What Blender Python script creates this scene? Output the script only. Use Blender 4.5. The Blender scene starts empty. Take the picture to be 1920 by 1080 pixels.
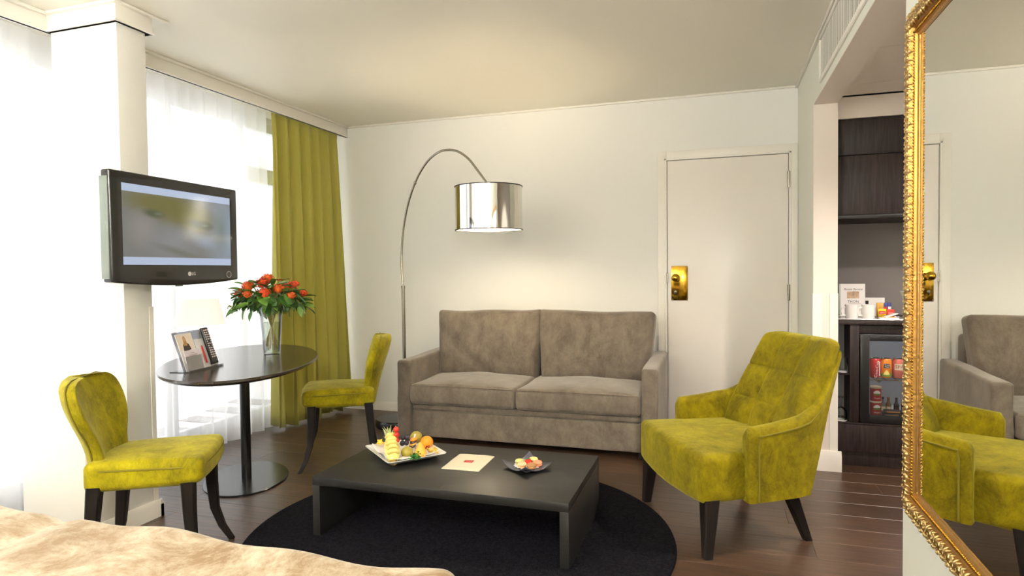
import bpy, bmesh, math, random
from mathutils import Vector, Matrix
random.seed(7)
PI = math.pi
sc = bpy.context.scene
COL = sc.collection

# ---------------------------------------------------------------- camera
cam_d = bpy.data.cameras.new('camera'); cam = bpy.data.objects.new('camera', cam_d); COL.objects.link(cam)
FPX = 1188.96
cam_d.sensor_fit = 'HORIZONTAL'; cam_d.sensor_width = 36.0; cam_d.lens = FPX / 1920 * 36.0
cam_d.clip_start = 0.02; cam_d.clip_end = 200
RT = Vector((0.95115074, 0.30851159, -0.01152718)); UP = Vector((0.00218778, 0.03060125, 0.99952928)); FW = Vector((-0.30871912, 0.95072823, -0.02843144))
m3 = Matrix((RT, UP, -FW)).transposed()
cam.matrix_world = Matrix.Translation((0, 0, 1.2197)) @ m3.to_4x4()
sc.camera = cam

# ---------------------------------------------------------------- world, exposure
world = bpy.data.worlds.new('overcast_sky'); sc.world = world; world.use_nodes = True
bg = world.node_tree.nodes['Background']
bg.inputs[0].default_value = (0.97, 0.985, 1.0, 1); bg.inputs[1].default_value = 2.5
vs = sc.view_settings
vs.view_transform = 'Standard'; vs.look = 'None'; vs.gamma = 1.0; vs.use_curve_mapping = False
vs.exposure = 0.65

def light(kind, name, loc, energy, color=(1, 1, 1), **kw):
    l = bpy.data.lights.new(name, kind); l.energy = energy; l.color = color
    o = bpy.data.objects.new(name, l); COL.objects.link(o); o.location = loc
    for k, v in kw.items():
        if k == 'rot': o.rotation_euler = v
        elif k == 'portal': l.cycles.is_portal = v
        else: setattr(l, k, v)
    return o
# daylight portals: they only guide the sky light through the two windows
for n, y0, y1 in (('window_portal', -0.9, 2.62), ('window_portal', 2.78, 4.86)):
    light('AREA', n, (-3.62, (y0 + y1) / 2, 1.25), 1, shape='RECTANGLE', size=2.4, size_y=y1 - y0, rot=(0, -PI / 2, 0), portal=True)

# fill lamps added behind the camera, not seen (their light; the fixtures are built with the bed)
FILL_LAMPS = ((0.30, -0.95, 1.86, 56), (-1.5, -0.95, 1.80, 95), (-2.9, -0.9, 1.80, 100))   # the first is an opal globe and glows by itself
for i, (x, y, z, e) in enumerate(FILL_LAMPS):
    if i: light('AREA', 'bedside_uplight', (x, y, z + .12), e, (1, .975, .94), shape='DISK', size=.28, rot=(PI, 0, 0))   # shines up out of the open shade

# ---------------------------------------------------------------- helpers
def lin(c):
    c = c / 255.0
    return c / 12.92 if c <= 0.04045 else ((c + 0.055) / 1.055) ** 2.4
def rgb(r, g, b): return (lin(r), lin(g), lin(b), 1)

def newmat(name):
    m = bpy.data.materials.new(name); m.use_nodes = True
    nt = m.node_tree; b = nt.nodes['Principled BSDF']
    return m, nt, b
def setin(b, **k):
    names = dict(rough='Roughness', metal='Metallic', spec='Specular IOR Level', sheen='Sheen Weight', sheen_r='Sheen Roughness', coat='Coat Weight',
                 coat_r='Coat Roughness', trans='Transmission Weight', ior='IOR', alpha='Alpha', emit='Emission Strength', sss='Subsurface Weight')
    for n, v in k.items(): b.inputs[names[n]].default_value = v
def plain(name, c, bump=0, bscale=80, var=0, vscale=4, **k):
    m, nt, b = newmat(name); b.inputs['Base Color'].default_value = c; setin(b, **k)
    if bump or var: tex = nt.nodes.new('ShaderNodeTexCoord')
    if bump:
        n = nt.nodes.new('ShaderNodeTexNoise'); n.inputs['Scale'].default_value = bscale; n.inputs['Detail'].default_value = 3
        nt.links.new(tex.outputs['Object'], n.inputs['Vector'])
        bp = nt.nodes.new('ShaderNodeBump'); bp.inputs['Strength'].default_value = bump; bp.inputs['Distance'].default_value = 0.01
        nt.links.new(n.outputs['Fac'], bp.inputs['Height']); nt.links.new(bp.outputs['Normal'], b.inputs['Normal'])
    if var:
        n = nt.nodes.new('ShaderNodeTexNoise'); n.inputs['Scale'].default_value = vscale; n.inputs['Detail'].default_value = 4
        nt.links.new(tex.outputs['Object'], n.inputs['Vector'])
        r = nt.nodes.new('ShaderNodeValToRGB'); r.color_ramp.elements[0].position = .3; r.color_ramp.elements[1].position = .7
        r.color_ramp.elements[0].color = tuple(x * (1 - var) for x in c[:3]) + (1,); r.color_ramp.elements[1].color = tuple(min(1, x * (1 + var)) for x in c[:3]) + (1,)
        nt.links.new(n.outputs['Fac'], r.inputs['Fac']); nt.links.new(r.outputs['Color'], b.inputs['Base Color'])
    return m
def velvet(name, c1, c2, scale=5, stretch=(1, 1, 1), sheen=.5, sheen_tint=None, rough=.75, bump=.25, fine=220, pos=(.35, .68), dist=1.0):
    m, nt, b = newmat(name); setin(b, rough=rough, sheen=sheen, sheen_r=.4, spec=.15)
    if sheen_tint: b.inputs['Sheen Tint'].default_value = sheen_tint
    tex = nt.nodes.new('ShaderNodeTexCoord'); mp = nt.nodes.new('ShaderNodeMapping'); mp.inputs['Scale'].default_value = stretch
    nt.links.new(tex.outputs['Object'], mp.inputs['Vector'])
    n = nt.nodes.new('ShaderNodeTexNoise'); n.inputs['Scale'].default_value = scale; n.inputs['Detail'].default_value = 12; n.inputs['Roughness'].default_value = .80; n.inputs['Distortion'].default_value = dist
    nt.links.new(mp.outputs['Vector'], n.inputs['Vector'])
    r = nt.nodes.new('ShaderNodeValToRGB'); r.color_ramp.elements[0].position = pos[0]; r.color_ramp.elements[1].position = pos[1]
    r.color_ramp.elements[0].color = c1; r.color_ramp.elements[1].color = c2
    nt.links.new(n.outputs['Fac'], r.inputs['Fac']); nt.links.new(r.outputs['Color'], b.inputs['Base Color'])
    f = nt.nodes.new('ShaderNodeTexNoise'); f.inputs['Scale'].default_value = fine; f.inputs['Detail'].default_value = 2
    nt.links.new(tex.outputs['Object'], f.inputs['Vector'])
    bp = nt.nodes.new('ShaderNodeBump'); bp.inputs['Strength'].default_value = bump; bp.inputs['Distance'].default_value = .004
    nt.links.new(f.outputs['Fac'], bp.inputs['Height']); nt.links.new(bp.outputs['Normal'], b.inputs['Normal'])
    return m
def wood(name, c1, c2, scale=(1, 14, 14), rough=.4, coat=0, noise=6, bump=.05, **k):
    m, nt, b = newmat(name); setin(b, rough=rough, coat=coat, **k)
    tex = nt.nodes.new('ShaderNodeTexCoord'); mp = nt.nodes.new('ShaderNodeMapping'); mp.inputs['Scale'].default_value = scale
    oi = nt.nodes.new('ShaderNodeObjectInfo'); add = nt.nodes.new('ShaderNodeVectorMath'); add.operation = 'MULTIPLY_ADD'
    nt.links.new(oi.outputs['Random'], add.inputs[0]); add.inputs[1].default_value = (37, 53, 17); nt.links.new(tex.outputs['Object'], add.inputs[2])
    nt.links.new(add.outputs[0], mp.inputs['Vector'])
    n = nt.nodes.new('ShaderNodeTexNoise'); n.inputs['Scale'].default_value = noise; n.inputs['Detail'].default_value = 6; n.inputs['Distortion'].default_value = .6
    nt.links.new(mp.outputs['Vector'], n.inputs['Vector'])
    r = nt.nodes.new('ShaderNodeValToRGB'); r.color_ramp.elements[0].position = .32; r.color_ramp.elements[1].position = .7
    r.color_ramp.elements[0].color = c1; r.color_ramp.elements[1].color = c2
    nt.links.new(n.outputs['Fac'], r.inputs['Fac'])
    hs = nt.nodes.new('ShaderNodeHueSaturation'); mr = nt.nodes.new('ShaderNodeMapRange'); mr.inputs[3].default_value = .8; mr.inputs[4].default_value = 1.2
    nt.links.new(oi.outputs['Random'], mr.inputs[0]); nt.links.new(mr.outputs[0], hs.inputs['Value']); nt.links.new(r.outputs['Color'], hs.inputs['Color'])
    nt.links.new(hs.outputs['Color'], b.inputs['Base Color'])
    bp = nt.nodes.new('ShaderNodeBump'); bp.inputs['Strength'].default_value = bump; bp.inputs['Distance'].default_value = .003
    nt.links.new(n.outputs['Fac'], bp.inputs['Height']); nt.links.new(bp.outputs['Normal'], b.inputs['Normal'])
    return m
def thin_glass(name, tint=(1, 1, 1, 1), gloss=.08, rough=0.0):
    m = bpy.data.materials.new(name); m.use_nodes = True; nt = m.node_tree; nt.nodes.clear()
    out = nt.nodes.new('ShaderNodeOutputMaterial'); t = nt.nodes.new('ShaderNodeBsdfTransparent'); t.inputs[0].default_value = tint
    g = nt.nodes.new('ShaderNodeBsdfGlossy'); g.inputs['Roughness'].default_value = rough
    lw = nt.nodes.new('ShaderNodeLayerWeight'); lw.inputs['Blend'].default_value = .25
    ad = nt.nodes.new('ShaderNodeMath'); ad.operation = 'MULTIPLY_ADD'; ad.inputs[1].default_value = .8; ad.inputs[2].default_value = gloss; ad.use_clamp = True
    nt.links.new(lw.outputs['Fresnel'], ad.inputs[0])
    mx = nt.nodes.new('ShaderNodeMixShader'); nt.links.new(ad.outputs[0], mx.inputs[0]); nt.links.new(t.outputs[0], mx.inputs[1]); nt.links.new(g.outputs[0], mx.inputs[2])
    nt.links.new(mx.outputs[0], out.inputs[0]); return m
def cloth_sheer(name, c, see=.4):
    m = bpy.data.materials.new(name); m.use_nodes = True; nt = m.node_tree; nt.nodes.clear()
    out = nt.nodes.new('ShaderNodeOutputMaterial'); t = nt.nodes.new('ShaderNodeBsdfTransparent')
    tl = nt.nodes.new('ShaderNodeBsdfTranslucent'); tl.inputs[0].default_value = c
    d = nt.nodes.new('ShaderNodeBsdfDiffuse'); d.inputs[0].default_value = c
    m1 = nt.nodes.new('ShaderNodeMixShader'); m1.inputs[0].default_value = .4; nt.links.new(tl.outputs[0], m1.inputs[1]); nt.links.new(d.outputs[0], m1.inputs[2])
    m2 = nt.nodes.new('ShaderNodeMixShader'); m2.inputs[0].default_value = 1 - see; nt.links.new(t.outputs[0], m2.inputs[1]); nt.links.new(m1.outputs[0], m2.inputs[2])
    nt.links.new(m2.outputs[0], out.inputs[0]); return m
def cloth_trans(name, c, tr=.25):
    m, nt, b = newmat(name); b.inputs['Base Color'].default_value = c; setin(b, rough=.7, sheen=.3, spec=.2)
    tex = nt.nodes.new('ShaderNodeTexCoord'); n = nt.nodes.new('ShaderNodeTexNoise'); n.inputs['Scale'].default_value = 3; n.inputs['Detail'].default_value = 5
    mp = nt.nodes.new('ShaderNodeMapping'); mp.inputs['Scale'].default_value = (30, 30, 200); nt.links.new(tex.outputs['Object'], mp.inputs[0]); nt.links.new(mp.outputs[0], n.inputs['Vector'])
    bp = nt.nodes.new('ShaderNodeBump'); bp.inputs['Strength'].default_value = .15; bp.inputs['Distance'].default_value = .003; nt.links.new(n.outputs['Fac'], bp.inputs['Height']); nt.links.new(bp.outputs[0], b.inputs['Normal'])
    tl = nt.nodes.new('ShaderNodeBsdfTranslucent'); tl.inputs[0].default_value = c
    mx = nt.nodes.new('ShaderNodeMixShader'); mx.inputs[0].default_value = tr; out = nt.nodes['Material Output']
    nt.links.new(b.outputs[0], mx.inputs[1]); nt.links.new(tl.outputs[0], mx.inputs[2]); nt.links.new(mx.outputs[0], out.inputs[0]); return m
def emis(name, c, s):
    m, nt, b = newmat(name); b.inputs['Base Color'].default_value = c; b.inputs['Emission Color'].default_value = c; setin(b, emit=s, rough=.5); return m

M = {}
M['wall'] = plain('wall_paper_warm_white', rgb(239, 238, 232), bump=.06, bscale=160, rough=.75)
M['wall_green'] = plain('wall_paper_pale_sage', rgb(231, 232, 220), bump=.06, bscale=160, rough=.75)  # same white wall; weaker light on the right side put into the colour
M['ceil'] = plain('ceiling_paint', rgb(238, 234, 220), rough=.55)
M['trim'] = plain('white_gloss_trim', rgb(240, 236, 226), rough=.35)
M['pier'] = plain('pink_white_paint', rgb(232, 222, 210), rough=.55)
M['hallgrey'] = plain('niche_grey_panel', rgb(140, 134, 132), rough=.6)
M['door'] = plain('door_satin_white', rgb(240, 234, 226), rough=.3, bump=.03, bscale=120)
M['pvc'] = plain('window_frame_white', rgb(225, 228, 230), rough=.4)
M['pane'] = thin_glass('window_glass', gloss=.02)
M['sheer'] = cloth_sheer('sheer_voile', (.93, .93, .93, 1), .34)
M['green'] = cloth_trans('olive_curtain_fabric', rgb(192, 184, 92), .28)
M['sofa'] = velvet('taupe_velvet', rgb(84, 75, 65), rgb(132, 120, 105), 7, (1, 1, .7), .5, (1, .95, .88, 1), pos=(.32, .70), bump=.4, dist=.3, fine=300)
M['lime'] = velvet('chartreuse_velvet', rgb(102, 92, 0), rgb(166, 152, 11), 7, (1, 1, .8), .35, (1, .93, .35, 1), pos=(.38, .64), dist=.3, bump=.35)
M['olive'] = velvet('olive_velvet', rgb(74, 63, 0), rgb(142, 127, 1), 8, (1, 1, .8), .35, (1, .92, .2, 1), pos=(.35, .67), dist=.3, bump=.35)
M['limepipe'] = plain('chartreuse_piping', rgb(112, 101, 2), rough=.8)
M['bed'] = velvet('champagne_crushed_velvet', rgb(126, 101, 72), rgb(186, 173, 151), 5, (1, 1, 1), .3, (1, .97, .9, 1), pos=(.41, .60), dist=.5, bump=.3, fine=60)
M['ebony'] = wood('ebony_stained_wood', rgb(18, 15, 14), rgb(30, 25, 22), (3, 3, .6), rough=.4, noise=8, spec=.25)
M['blacktable'] = wood('black_brown_lacquer', rgb(22, 21, 20), rgb(32, 30, 28), (1, 10, 10), rough=.42, noise=5, bump=.0, spec=.5)
M['ovaltop'] = wood('dark_wenge_top', rgb(34, 28, 25), rgb(50, 42, 36), (1, 8, 8), rough=.2, noise=5, bump=.0, spec=.9)
M['blackmetal'] = plain('black_powder_metal', rgb(20, 20, 20), rough=.22, spec=.6)
M['floor'] = wood('dark_oak_plank', rgb(54, 38, 27), rgb(92, 68, 49), (1.2, 22, 1), rough=.35, noise=4, bump=.05, spec=.75)
M['floorbase'] = plain('floor_joint_dark', rgb(40, 29, 22), rough=.6)
M['rug'] = plain('black_rug_pile', rgb(25, 24, 28), rough=1.0, bump=1.0, bscale=130, var=.5, vscale=90, spec=.02)
M['chrome'] = plain('chrome', rgb(225, 222, 215), rough=.06, metal=1.0)
M['steel'] = plain('brushed_nickel', rgb(150, 144, 132), rough=.25, metal=1.0)
M['brass'] = plain('polished_brass', rgb(178, 138, 46), rough=.12, metal=1.0)
M['gold'] = plain('gilt_gold', rgb(164, 124, 66), rough=.36, metal=.9, bump=.2, bscale=90)
M['gold2'] = plain('gilt_gold_deep', rgb(172, 122, 34), rough=.25, metal=.9)
M['goldlt'] = plain('gilt_gold_pale', rgb(206, 178, 122), rough=.32, metal=.8)
M['mirror'] = plain('mirror_silver', (.93, .94, .92, 1), rough=.0, metal=1.0)
M['tvblack'] = plain('tv_gloss_black', rgb(24, 22, 22), rough=.12, coat=.3)
M['tvgrey'] = plain('tv_side_grey', rgb(120, 128, 122), rough=.3)
M['white'] = plain('white_glaze', rgb(242, 241, 238), rough=.2)
M['paper'] = plain('white_paper', rgb(240, 238, 236), rough=.7)
M['offpaper'] = plain('cream_paper', rgb(222, 212, 184), rough=.7)
M['redprint'] = plain('red_print', rgb(190, 44, 40), rough=.6)
M['glass'] = thin_glass('clear_glass', (.96, .98, .97, 1), gloss=.05)
M['water'] = thin_glass('vase_water', (.88, .9, .84, 1), gloss=.03)
M['acryl'] = thin_glass('clear_acrylic', (.93, .93, .95, 1), gloss=.08)
M['darkwood'] = wood('minibar_dark_wood', rgb(30, 24, 24), rgb(58, 47, 45), (14, 14, 1), rough=.45, noise=5, spec=.3)
M['black'] = plain('black_plastic', rgb(22, 22, 22), rough=.4)

# ------- mesh helpers
def finish(name, me, mat, parent=None, smooth=40):
    o = bpy.data.objects.new(name, me); COL.objects.link(o)
    if mat is not None: me.materials.append(M[mat] if isinstance(mat, str) else mat)
    if smooth:
        for p in me.polygons: p.use_smooth = True
        if smooth < 180: me.set_sharp_from_angle(angle=math.radians(smooth))
    if parent is not None: o.parent = parent
    return o
def from_bm(name, bm, mat, parent=None, smooth=40):
    bmesh.ops.recalc_face_normals(bm, faces=bm.faces[:])
    me = bpy.data.meshes.new(name); bm.to_mesh(me); bm.free(); return finish(name, me, mat, parent, smooth)
def add_box(bm, x0, x1, y0, y1, z0, z1, bev=0, seg=2):
    r = bmesh.ops.create_cube(bm, size=1); vs = r['verts']
    for v in vs: v.co = Vector(((x0 + x1) / 2 + v.co.x * (x1 - x0), (y0 + y1) / 2 + v.co.y * (y1 - y0), (z0 + z1) / 2 + v.co.z * (z1 - z0)))
    if bev:
        es = list({e for v in vs for e in v.link_edges})
        bmesh.ops.bevel(bm, geom=es, offset=bev, segments=seg, affect='EDGES', profile=.5)
def box(name, b, mat, parent=None, bev=0, seg=2, smooth=40):
    bm = bmesh.new(); add_box(bm, *b, bev=bev, seg=seg); return from_bm(name, bm, mat, parent, smooth)
def axis_coords(h, r, k, m):
    th = [math.tan(PI / 4 * i / k) * r for i in range(k, 0, -1)]
    a = [-(h - r) - t for t in th]; mid = [-(h - r) + 2 * (h - r) * i / m for i in range(m + 1)]
    return a + mid + [-x for x in reversed(a)]
def rbox_bm(sx, sy, sz, r, k=3, m=(6, 6, 4), fn=None):
    hx, hy, hz = sx / 2, sy / 2, sz / 2; r = min(r, hx * .98, hy * .98, hz * .98)
    cx, cy, cz = axis_coords(hx, r, k, m[0]), axis_coords(hy, r, k, m[1]), axis_coords(hz, r, k, m[2])
    bm = bmesh.new(); cache = {}
    def vert(x, y, z):
        key = (round(x, 6), round(y, 6), round(z, 6))
        if key in cache: return cache[key]
        q = Vector((max(-(hx - r), min(hx - r, x)), max(-(hy - r), min(hy - r, y)), max(-(hz - r), min(hz - r, z))))
        d = Vector((x, y, z)) - q
        p = q + d.normalized() * r if d.length > 1e-9 else q
        if fn: p = Vector(fn(p.x, p.y, p.z))
        cache[key] = bm.verts.new(p); return cache[key]
    def face(A, B, mk):
        for i in range(len(A) - 1):
            for j in range(len(B) - 1):
                try: bm.faces.new([vert(*mk(A[i], B[j])), vert(*mk(A[i + 1], B[j])), vert(*mk(A[i + 1], B[j + 1])), vert(*mk(A[i], B[j + 1]))])
                except ValueError: pass
    for s in (-1, 1):
        face(cx, cy, lambda a, b: (a, b, s * hz)); face(cx, cz, lambda a, b: (a, s * hy, b)); face(cy, cz, lambda a, b: (s * hx, a, b))
    return bm
def rbox(name, s, r, mat, parent=None, fn=None, k=3, m=(6, 6, 4), smooth=60):
    return from_bm(name, rbox_bm(*s, r, k, m, fn), mat, parent, smooth)
def loft_bm(rings, cap0=True, cap1=True, closed=True, bm=None):
    bm = bm or bmesh.new(); R = [[bm.verts.new(p) for p in ring] for ring in rings]; n = len(R[0])
    for a, b in zip(R[:-1], R[1:]):
        for i in range(n if closed else n - 1):
            j = (i + 1) % n; bm.faces.new([a[i], a[j], b[j], b[i]])
    if cap0: bm.faces.new(R[0][::-1])
    if cap1: bm.faces.new(R[-1])
    return bm
def lathe_bm(prof, seg=32, bm=None, c=(0, 0, 0)):
    bm = bm or bmesh.new(); rings = []
    for r, z in prof:
        if r < 1e-6: rings.append([bm.verts.new((c[0], c[1], c[2] + z))])
        else: rings.append([bm.verts.new((c[0] + r * math.cos(2 * PI * i / seg), c[1] + r * math.sin(2 * PI * i / seg), c[2] + z)) for i in range(seg)])
    for a, b in zip(rings[:-1], rings[1:]):
        for i in range(seg):
            j = (i + 1) % seg
            if len(a) == 1 and len(b) == 1: continue
            if len(a) == 1: bm.faces.new([a[0], b[j], b[i]])
            elif len(b) == 1: bm.faces.new([a[i], a[j], b[0]])
            else: bm.faces.new([a[i], a[j], b[j], b[i]])
    return bm
def lathe(name, prof, mat, parent=None, seg=32, smooth=40, c=(0, 0, 0)): return from_bm(name, lathe_bm(prof, seg, None, c), mat, parent, smooth)
def tube_bm(pts, rad, seg=10, bm=None, caps=True, sq=False):
    pts = [Vector(p) for p in pts]; n = len(pts)
    if not isinstance(rad, (list, tuple)): rad = [rad] * n
    bm = bm or bmesh.new(); t0 = (pts[1] - pts[0]).normalized()
    u = t0.orthogonal().normalized(); rings = []
    for i, p in enumerate(pts):
        t = (pts[min(i + 1, n - 1)] - pts[max(i - 1, 0)]).normalized()
        u = (u - t * u.dot(t)).normalized(); w = t.cross(u)
        rings.append([bm.verts.new(p + (u * math.cos(2 * PI * k / seg) + w * math.sin(2 * PI * k / seg)) * rad[i]) for k in range(seg)])
    for a, b in zip(rings[:-1], rings[1:]):
        for i in range(seg): bm.faces.new([a[i], a[(i + 1) % seg], b[(i + 1) % seg], b[i]])
    if caps: bm.faces.new(rings[0][::-1]); bm.faces.new(rings[-1])
    return bm
def tube(name, pts, rad, mat, parent=None, seg=10, smooth=60): return from_bm(name, tube_bm(pts, rad, seg), mat, parent, smooth)
def squares(pts, half):   # square section loft along z-ish axis
    out = []
    for (x, y, z), h in zip(pts, half):
        c = h * .22
        out.append([(x - h + c, y - h, z), (x + h - c, y - h, z), (x + h, y - h + c, z), (x + h, y + h - c, z), (x + h - c, y + h, z), (x - h + c, y + h, z), (x - h, y + h - c, z), (x - h, y - h + c, z)])
    return loft_bm(out)
def sphere(name, r, mat, parent=None, loc=(0, 0, 0), sc_=(1, 1, 1), u=16, v=10, fn=None):
    bm = bmesh.new(); bmesh.ops.create_uvsphere(bm, u_segments=u, v_segments=v, radius=r)
    for q in bm.verts:
        q.co = Vector((q.co.x * sc_[0], q.co.y * sc_[1], q.co.z * sc_[2]))
        if fn: q.co = Vector(fn(*q.co))
    o = from_bm(name, bm, mat, parent, 180); o.location = loc; return o
def prism_bm(outline, z0, z1, bm=None, bev=0):
    bm = bm or bmesh.new(); a = [bm.verts.new((x, y, z0)) for x, y in outline]; b = [bm.verts.new((x, y, z1)) for x, y in outline]; n = len(a)
    bm.faces.new(a[::-1]); top = bm.faces.new(b)
    for i in range(n): bm.faces.new([a[i], a[(i + 1) % n], b[(i + 1) % n], b[i]])
    if bev:
        es = list({e for f in (top,) for e in f.edges}); bmesh.ops.bevel(bm, geom=es, offset=bev, segments=2, affect='EDGES')
    return bm
def text(name, s, size, mat, parent=None, loc=(0, 0, 0), rot=(0, 0, 0), ext=.0004, align='CENTER', shear=0, sx=1):
    cu = bpy.data.curves.new(name, 'FONT'); cu.body = s; cu.size = size; cu.extrude = ext; cu.align_x = align; cu.align_y = 'CENTER'; cu.shear = shear; cu.resolution_u = 2
    t = bpy.data.objects.new(name, cu); COL.objects.link(t); me = bpy.data.meshes.new_from_object(t); bpy.data.objects.remove(t)
    o = finish(name, me, mat, parent, 0); o.location = loc; o.rotation_euler = rot; o.scale = (sx, 1, 1); return o
def tag(o, label, cat, group=None):
    o['label'] = label; o['category'] = cat
    if group: o['group'] = group
    return o
def thing(name, label, cat, loc=(0, 0, 0), rz=0, group=None):
    o = bpy.data.objects.new(name, None); COL.objects.link(o); o.location = loc; o.rotation_euler = (0, 0, rz); o.empty_display_size = .05
    return tag(o, label, cat, group)
def struct(o): o['kind'] = 'structure'; return o
def dup(o, parent=None, loc=None, rot=None, scale=None):
    c = o.copy(); COL.objects.link(c)
    c.parent = parent if parent is not None else o.parent
    if loc is not None: c.location = loc
    if rot is not None: c.rotation_euler = rot
    if scale is not None: c.scale = scale
    return c
def lerp(tab, x):
    if x <= tab[0][0]: return tab[0][1]
    for (a, b), (c, d) in zip(tab[:-1], tab[1:]):
        if x <= c:
            t = (x - a) / (c - a); return b + (d - b) * t
    return tab[-1][1]
def slerp(tab, x):
    if x <= tab[0][0]: return tab[0][1]
    for (a, b), (c, d) in zip(tab[:-1], tab[1:]):
        if x <= c:
            t = (x - a) / (c - a); t = t * t * (3 - 2 * t); return b + (d - b) * t
    return tab[-1][1]

# ================================================================ SETTING
XP, XR, D, ZC = -3.1135, 0.5416, 4.9286, 2.5
XW, YN = -3.5, -1.2          # window wall, wall behind the camera
YJ, XJ, ZS = 4.158, 0.6734, 2.179
YO = 2.21                    # near edge of the opening in the right wall
fl = struct(box('floor', (-3.7, 2.1, YN - .1, 5.1, -.14, -.011), 'floorbase'))
PW, PL = .18, 1.26
pb = bmesh.new(); add_box(pb, 0, PL - .001, 0, PW - .001, -.012, 0, bev=.0008, seg=1)
plank = from_bm('plank', pb, 'floor', fl, 30); first = True
row = 0; y = .9
while y < 4.95:
    x = -3.6 + ((row * .47) % 1) * PL - PL
    while x < 1.95:
        if x + PL > -3.55:
            if first: plank.location = (x, y, 0); first = False
            else: dup(plank, loc=(x, y, 0))
        x += PL
    y += PW; row += 1
box('floor_under_bed', (-3.6, 2.0, YN, .898, -.012, 0), 'floor', fl)

struct(box('ceiling', (-3.7, XR + .02, YN - .1, 5.1, ZC, ZC + .1), 'ceil'))
struct(box('wall_back', (-3.7, XR + .02, D, D + .12, 0, ZC), 'wall'))
struct(box('wall_rear', (-3.7, XR + .2, YN - .1, YN, 0, ZC), 'wall'))
# right wall: near piece, pier beside the door, beam above the opening
wr = struct(box('wall_right', (XR, XJ, YN, YO, 0, ZC), 'wall_green'))
box('pier', (XR, XJ - .0005, YJ + .001, D + .06, 0, ZC), 'wall_green', wr)
box('beam', (XR, XJ, YO, YJ + .0005, ZS, ZC), 'wall_green', wr)
box('jamb_face', (XR + .0005, XJ, YJ - .002, YJ, 0, ZS), 'pier', wr)
box('soffit_face', (XR + .0005, XJ, YO, YJ - .002, ZS - .002, ZS), 'pier', wr)
# hall behind the opening
hw = struct(box('wall_hall', (2.0, 2.1, .3, 5.0, 0, ZC), 'wall'))
box('end_panel', (XJ, 2.0, .2, .3, 0, ZC), 'wall', hw); box('back_panel', (XJ, 2.0, 4.86, 4.96, 0, 2.3), 'hallgrey', hw)
box('side_lining', (XJ - .0004, XJ + .004, YJ + .12, 4.86, 0, 2.2), 'hallgrey', hw)
hc = struct(box('ceiling_hall', (XJ, 2.0, .3, 4.9, 2.262, 2.34), 'pier'))
for a, b in ((.3, 2.1), (2.104, 3.378), (3.382, 4.010), (4.014, 4.262)): box('panel', (XJ + .001, 2.0, a, b, 2.24, 2.262), 'pier', hc, bev=.001, seg=1)
struct(box('wall_header', (XJ + .001, 2.0, 4.27, 4.30, 2.105, 2.232), 'pier'))
# window wall
wl = struct(box('wall_left', (XW - .2, XW - .06, YN, 5.0, 2.44, ZC), 'wall'))
box('parapet', (XW - .2, XW - .06, YN, 5.0, 0, .06), 'wall', wl); box('end_pier', (XW - .2, XW + .02, 4.86, D, .06, 2.44), 'wall', wl); box('near_pier', (XW - .2, XW + .02, YN, -.9, .06, 2.44), 'wall', wl)
box('mid_pier', (XW - .2, XW + .02, 2.64, 2.76, .06, 2.44), 'wall', wl)
def window(name, y0, y1, mull, sash):
    w = struct(box(name, (XW - .05, XW, y0, y1, .06, .13), 'pvc', bev=.004))
    box('frame_head', (XW - .05, XW, y0, y1, 2.36, 2.44), 'pvc', w, bev=.004)
    edges = [y0] + mull + [y1]
    for k, yy in enumerate(edges):
        hw_ = .035 if 0 < k < len(edges) - 1 else .05
        a, b = max(y0, yy - hw_), min(y1, yy + hw_); box('mullion', (XW - .055, XW + .004, a, b, .13, 2.36), 'pvc', w, bev=.004)
    for k in range(len(edges) - 1):
        a, b = edges[k] + .05, edges[k + 1] - .05
        box('pane', (XW - .03, XW - .026, a - .02, b + .02, .12, 2.37), 'pane', w)
        if k in sash: box('transom', (XW - .055, XW + .004, a - .02, b + .02, 1.94, 2.06), 'pvc', w, bev=.004)
window('window_1', -.9, 2.64, [.0, .85, 1.7, 2.44], [0, 2])
window('window_2', 2.76, 4.86, [3.35, 4.03], [2])
# pelmet and cornices
tr = struct(box('trim_1', (XP - .02, XP, YN, D, 2.4076, ZC), 'trim', bev=.002))
box('pelmet_lip', (XP - .024, XP + .006, YN, D, 2.4076, 2.4176), 'trim', tr)
box('cornice_strip', (XP, XP + .022, YN, D, ZC - .016, ZC), 'trim', tr, bev=.003)
struct(box('trim_2', (XP, XR, D - .02, D, ZC - .016, ZC), 'trim', bev=.003))
struct(box('trim_3', (XR - .02, XR, YN, D, ZC - .02, ZC), 'trim', bev=.003))
# pillar with capital, low ledge before it
XC, YC, YC2 = -2.69, 2.30, 2.458
pil = struct(box('wall_pillar', (XP + .0, XC, YC, YC2, 0, ZC), 'wall', bev=.002))
box('capital', (XP, XC + .018, YC - .018, YC2 + .03, 2.4076, ZC), 'trim', pil, bev=.002)
box('capital_lip', (XP, XC + .024, YC - .024, YC2 + .036, 2.4076, 2.4156), 'trim', pil)
box('capital_strip', (XP, XC + .04, YC - .04, YC2 + .11, ZC - .014, ZC), 'trim', pil, bev=.003)
box('corner_guard', (XC - .02, XC + .0035, YC2 - .022, YC2 + .0035, .07, 1.057), 'trim', pil)
led = struct(box('wall_ledge', (-3.09, XC, 2.083, YC + .001, 0, .492), 'trim', bev=.003))
def skirt_profile(name, pts, h, t, parent=None, mat='trim'):
    # straight bevelled skirting along axis-aligned segment (x0,y0)->(x1,y1) growing towards normal n
    (x0, y0), (x1, y1), (nx, ny) = pts
    prof = [(0, 0), (t, 0), (t, h * .72), (t * .45, h), (0, h)]
    rings = [[(x + nx * a, y + ny * a, z) for a, z in prof] for x, y in ((x0, y0), (x1, y1))]
    return from_bm(name, loft_bm(rings), mat, parent, 30)
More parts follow.
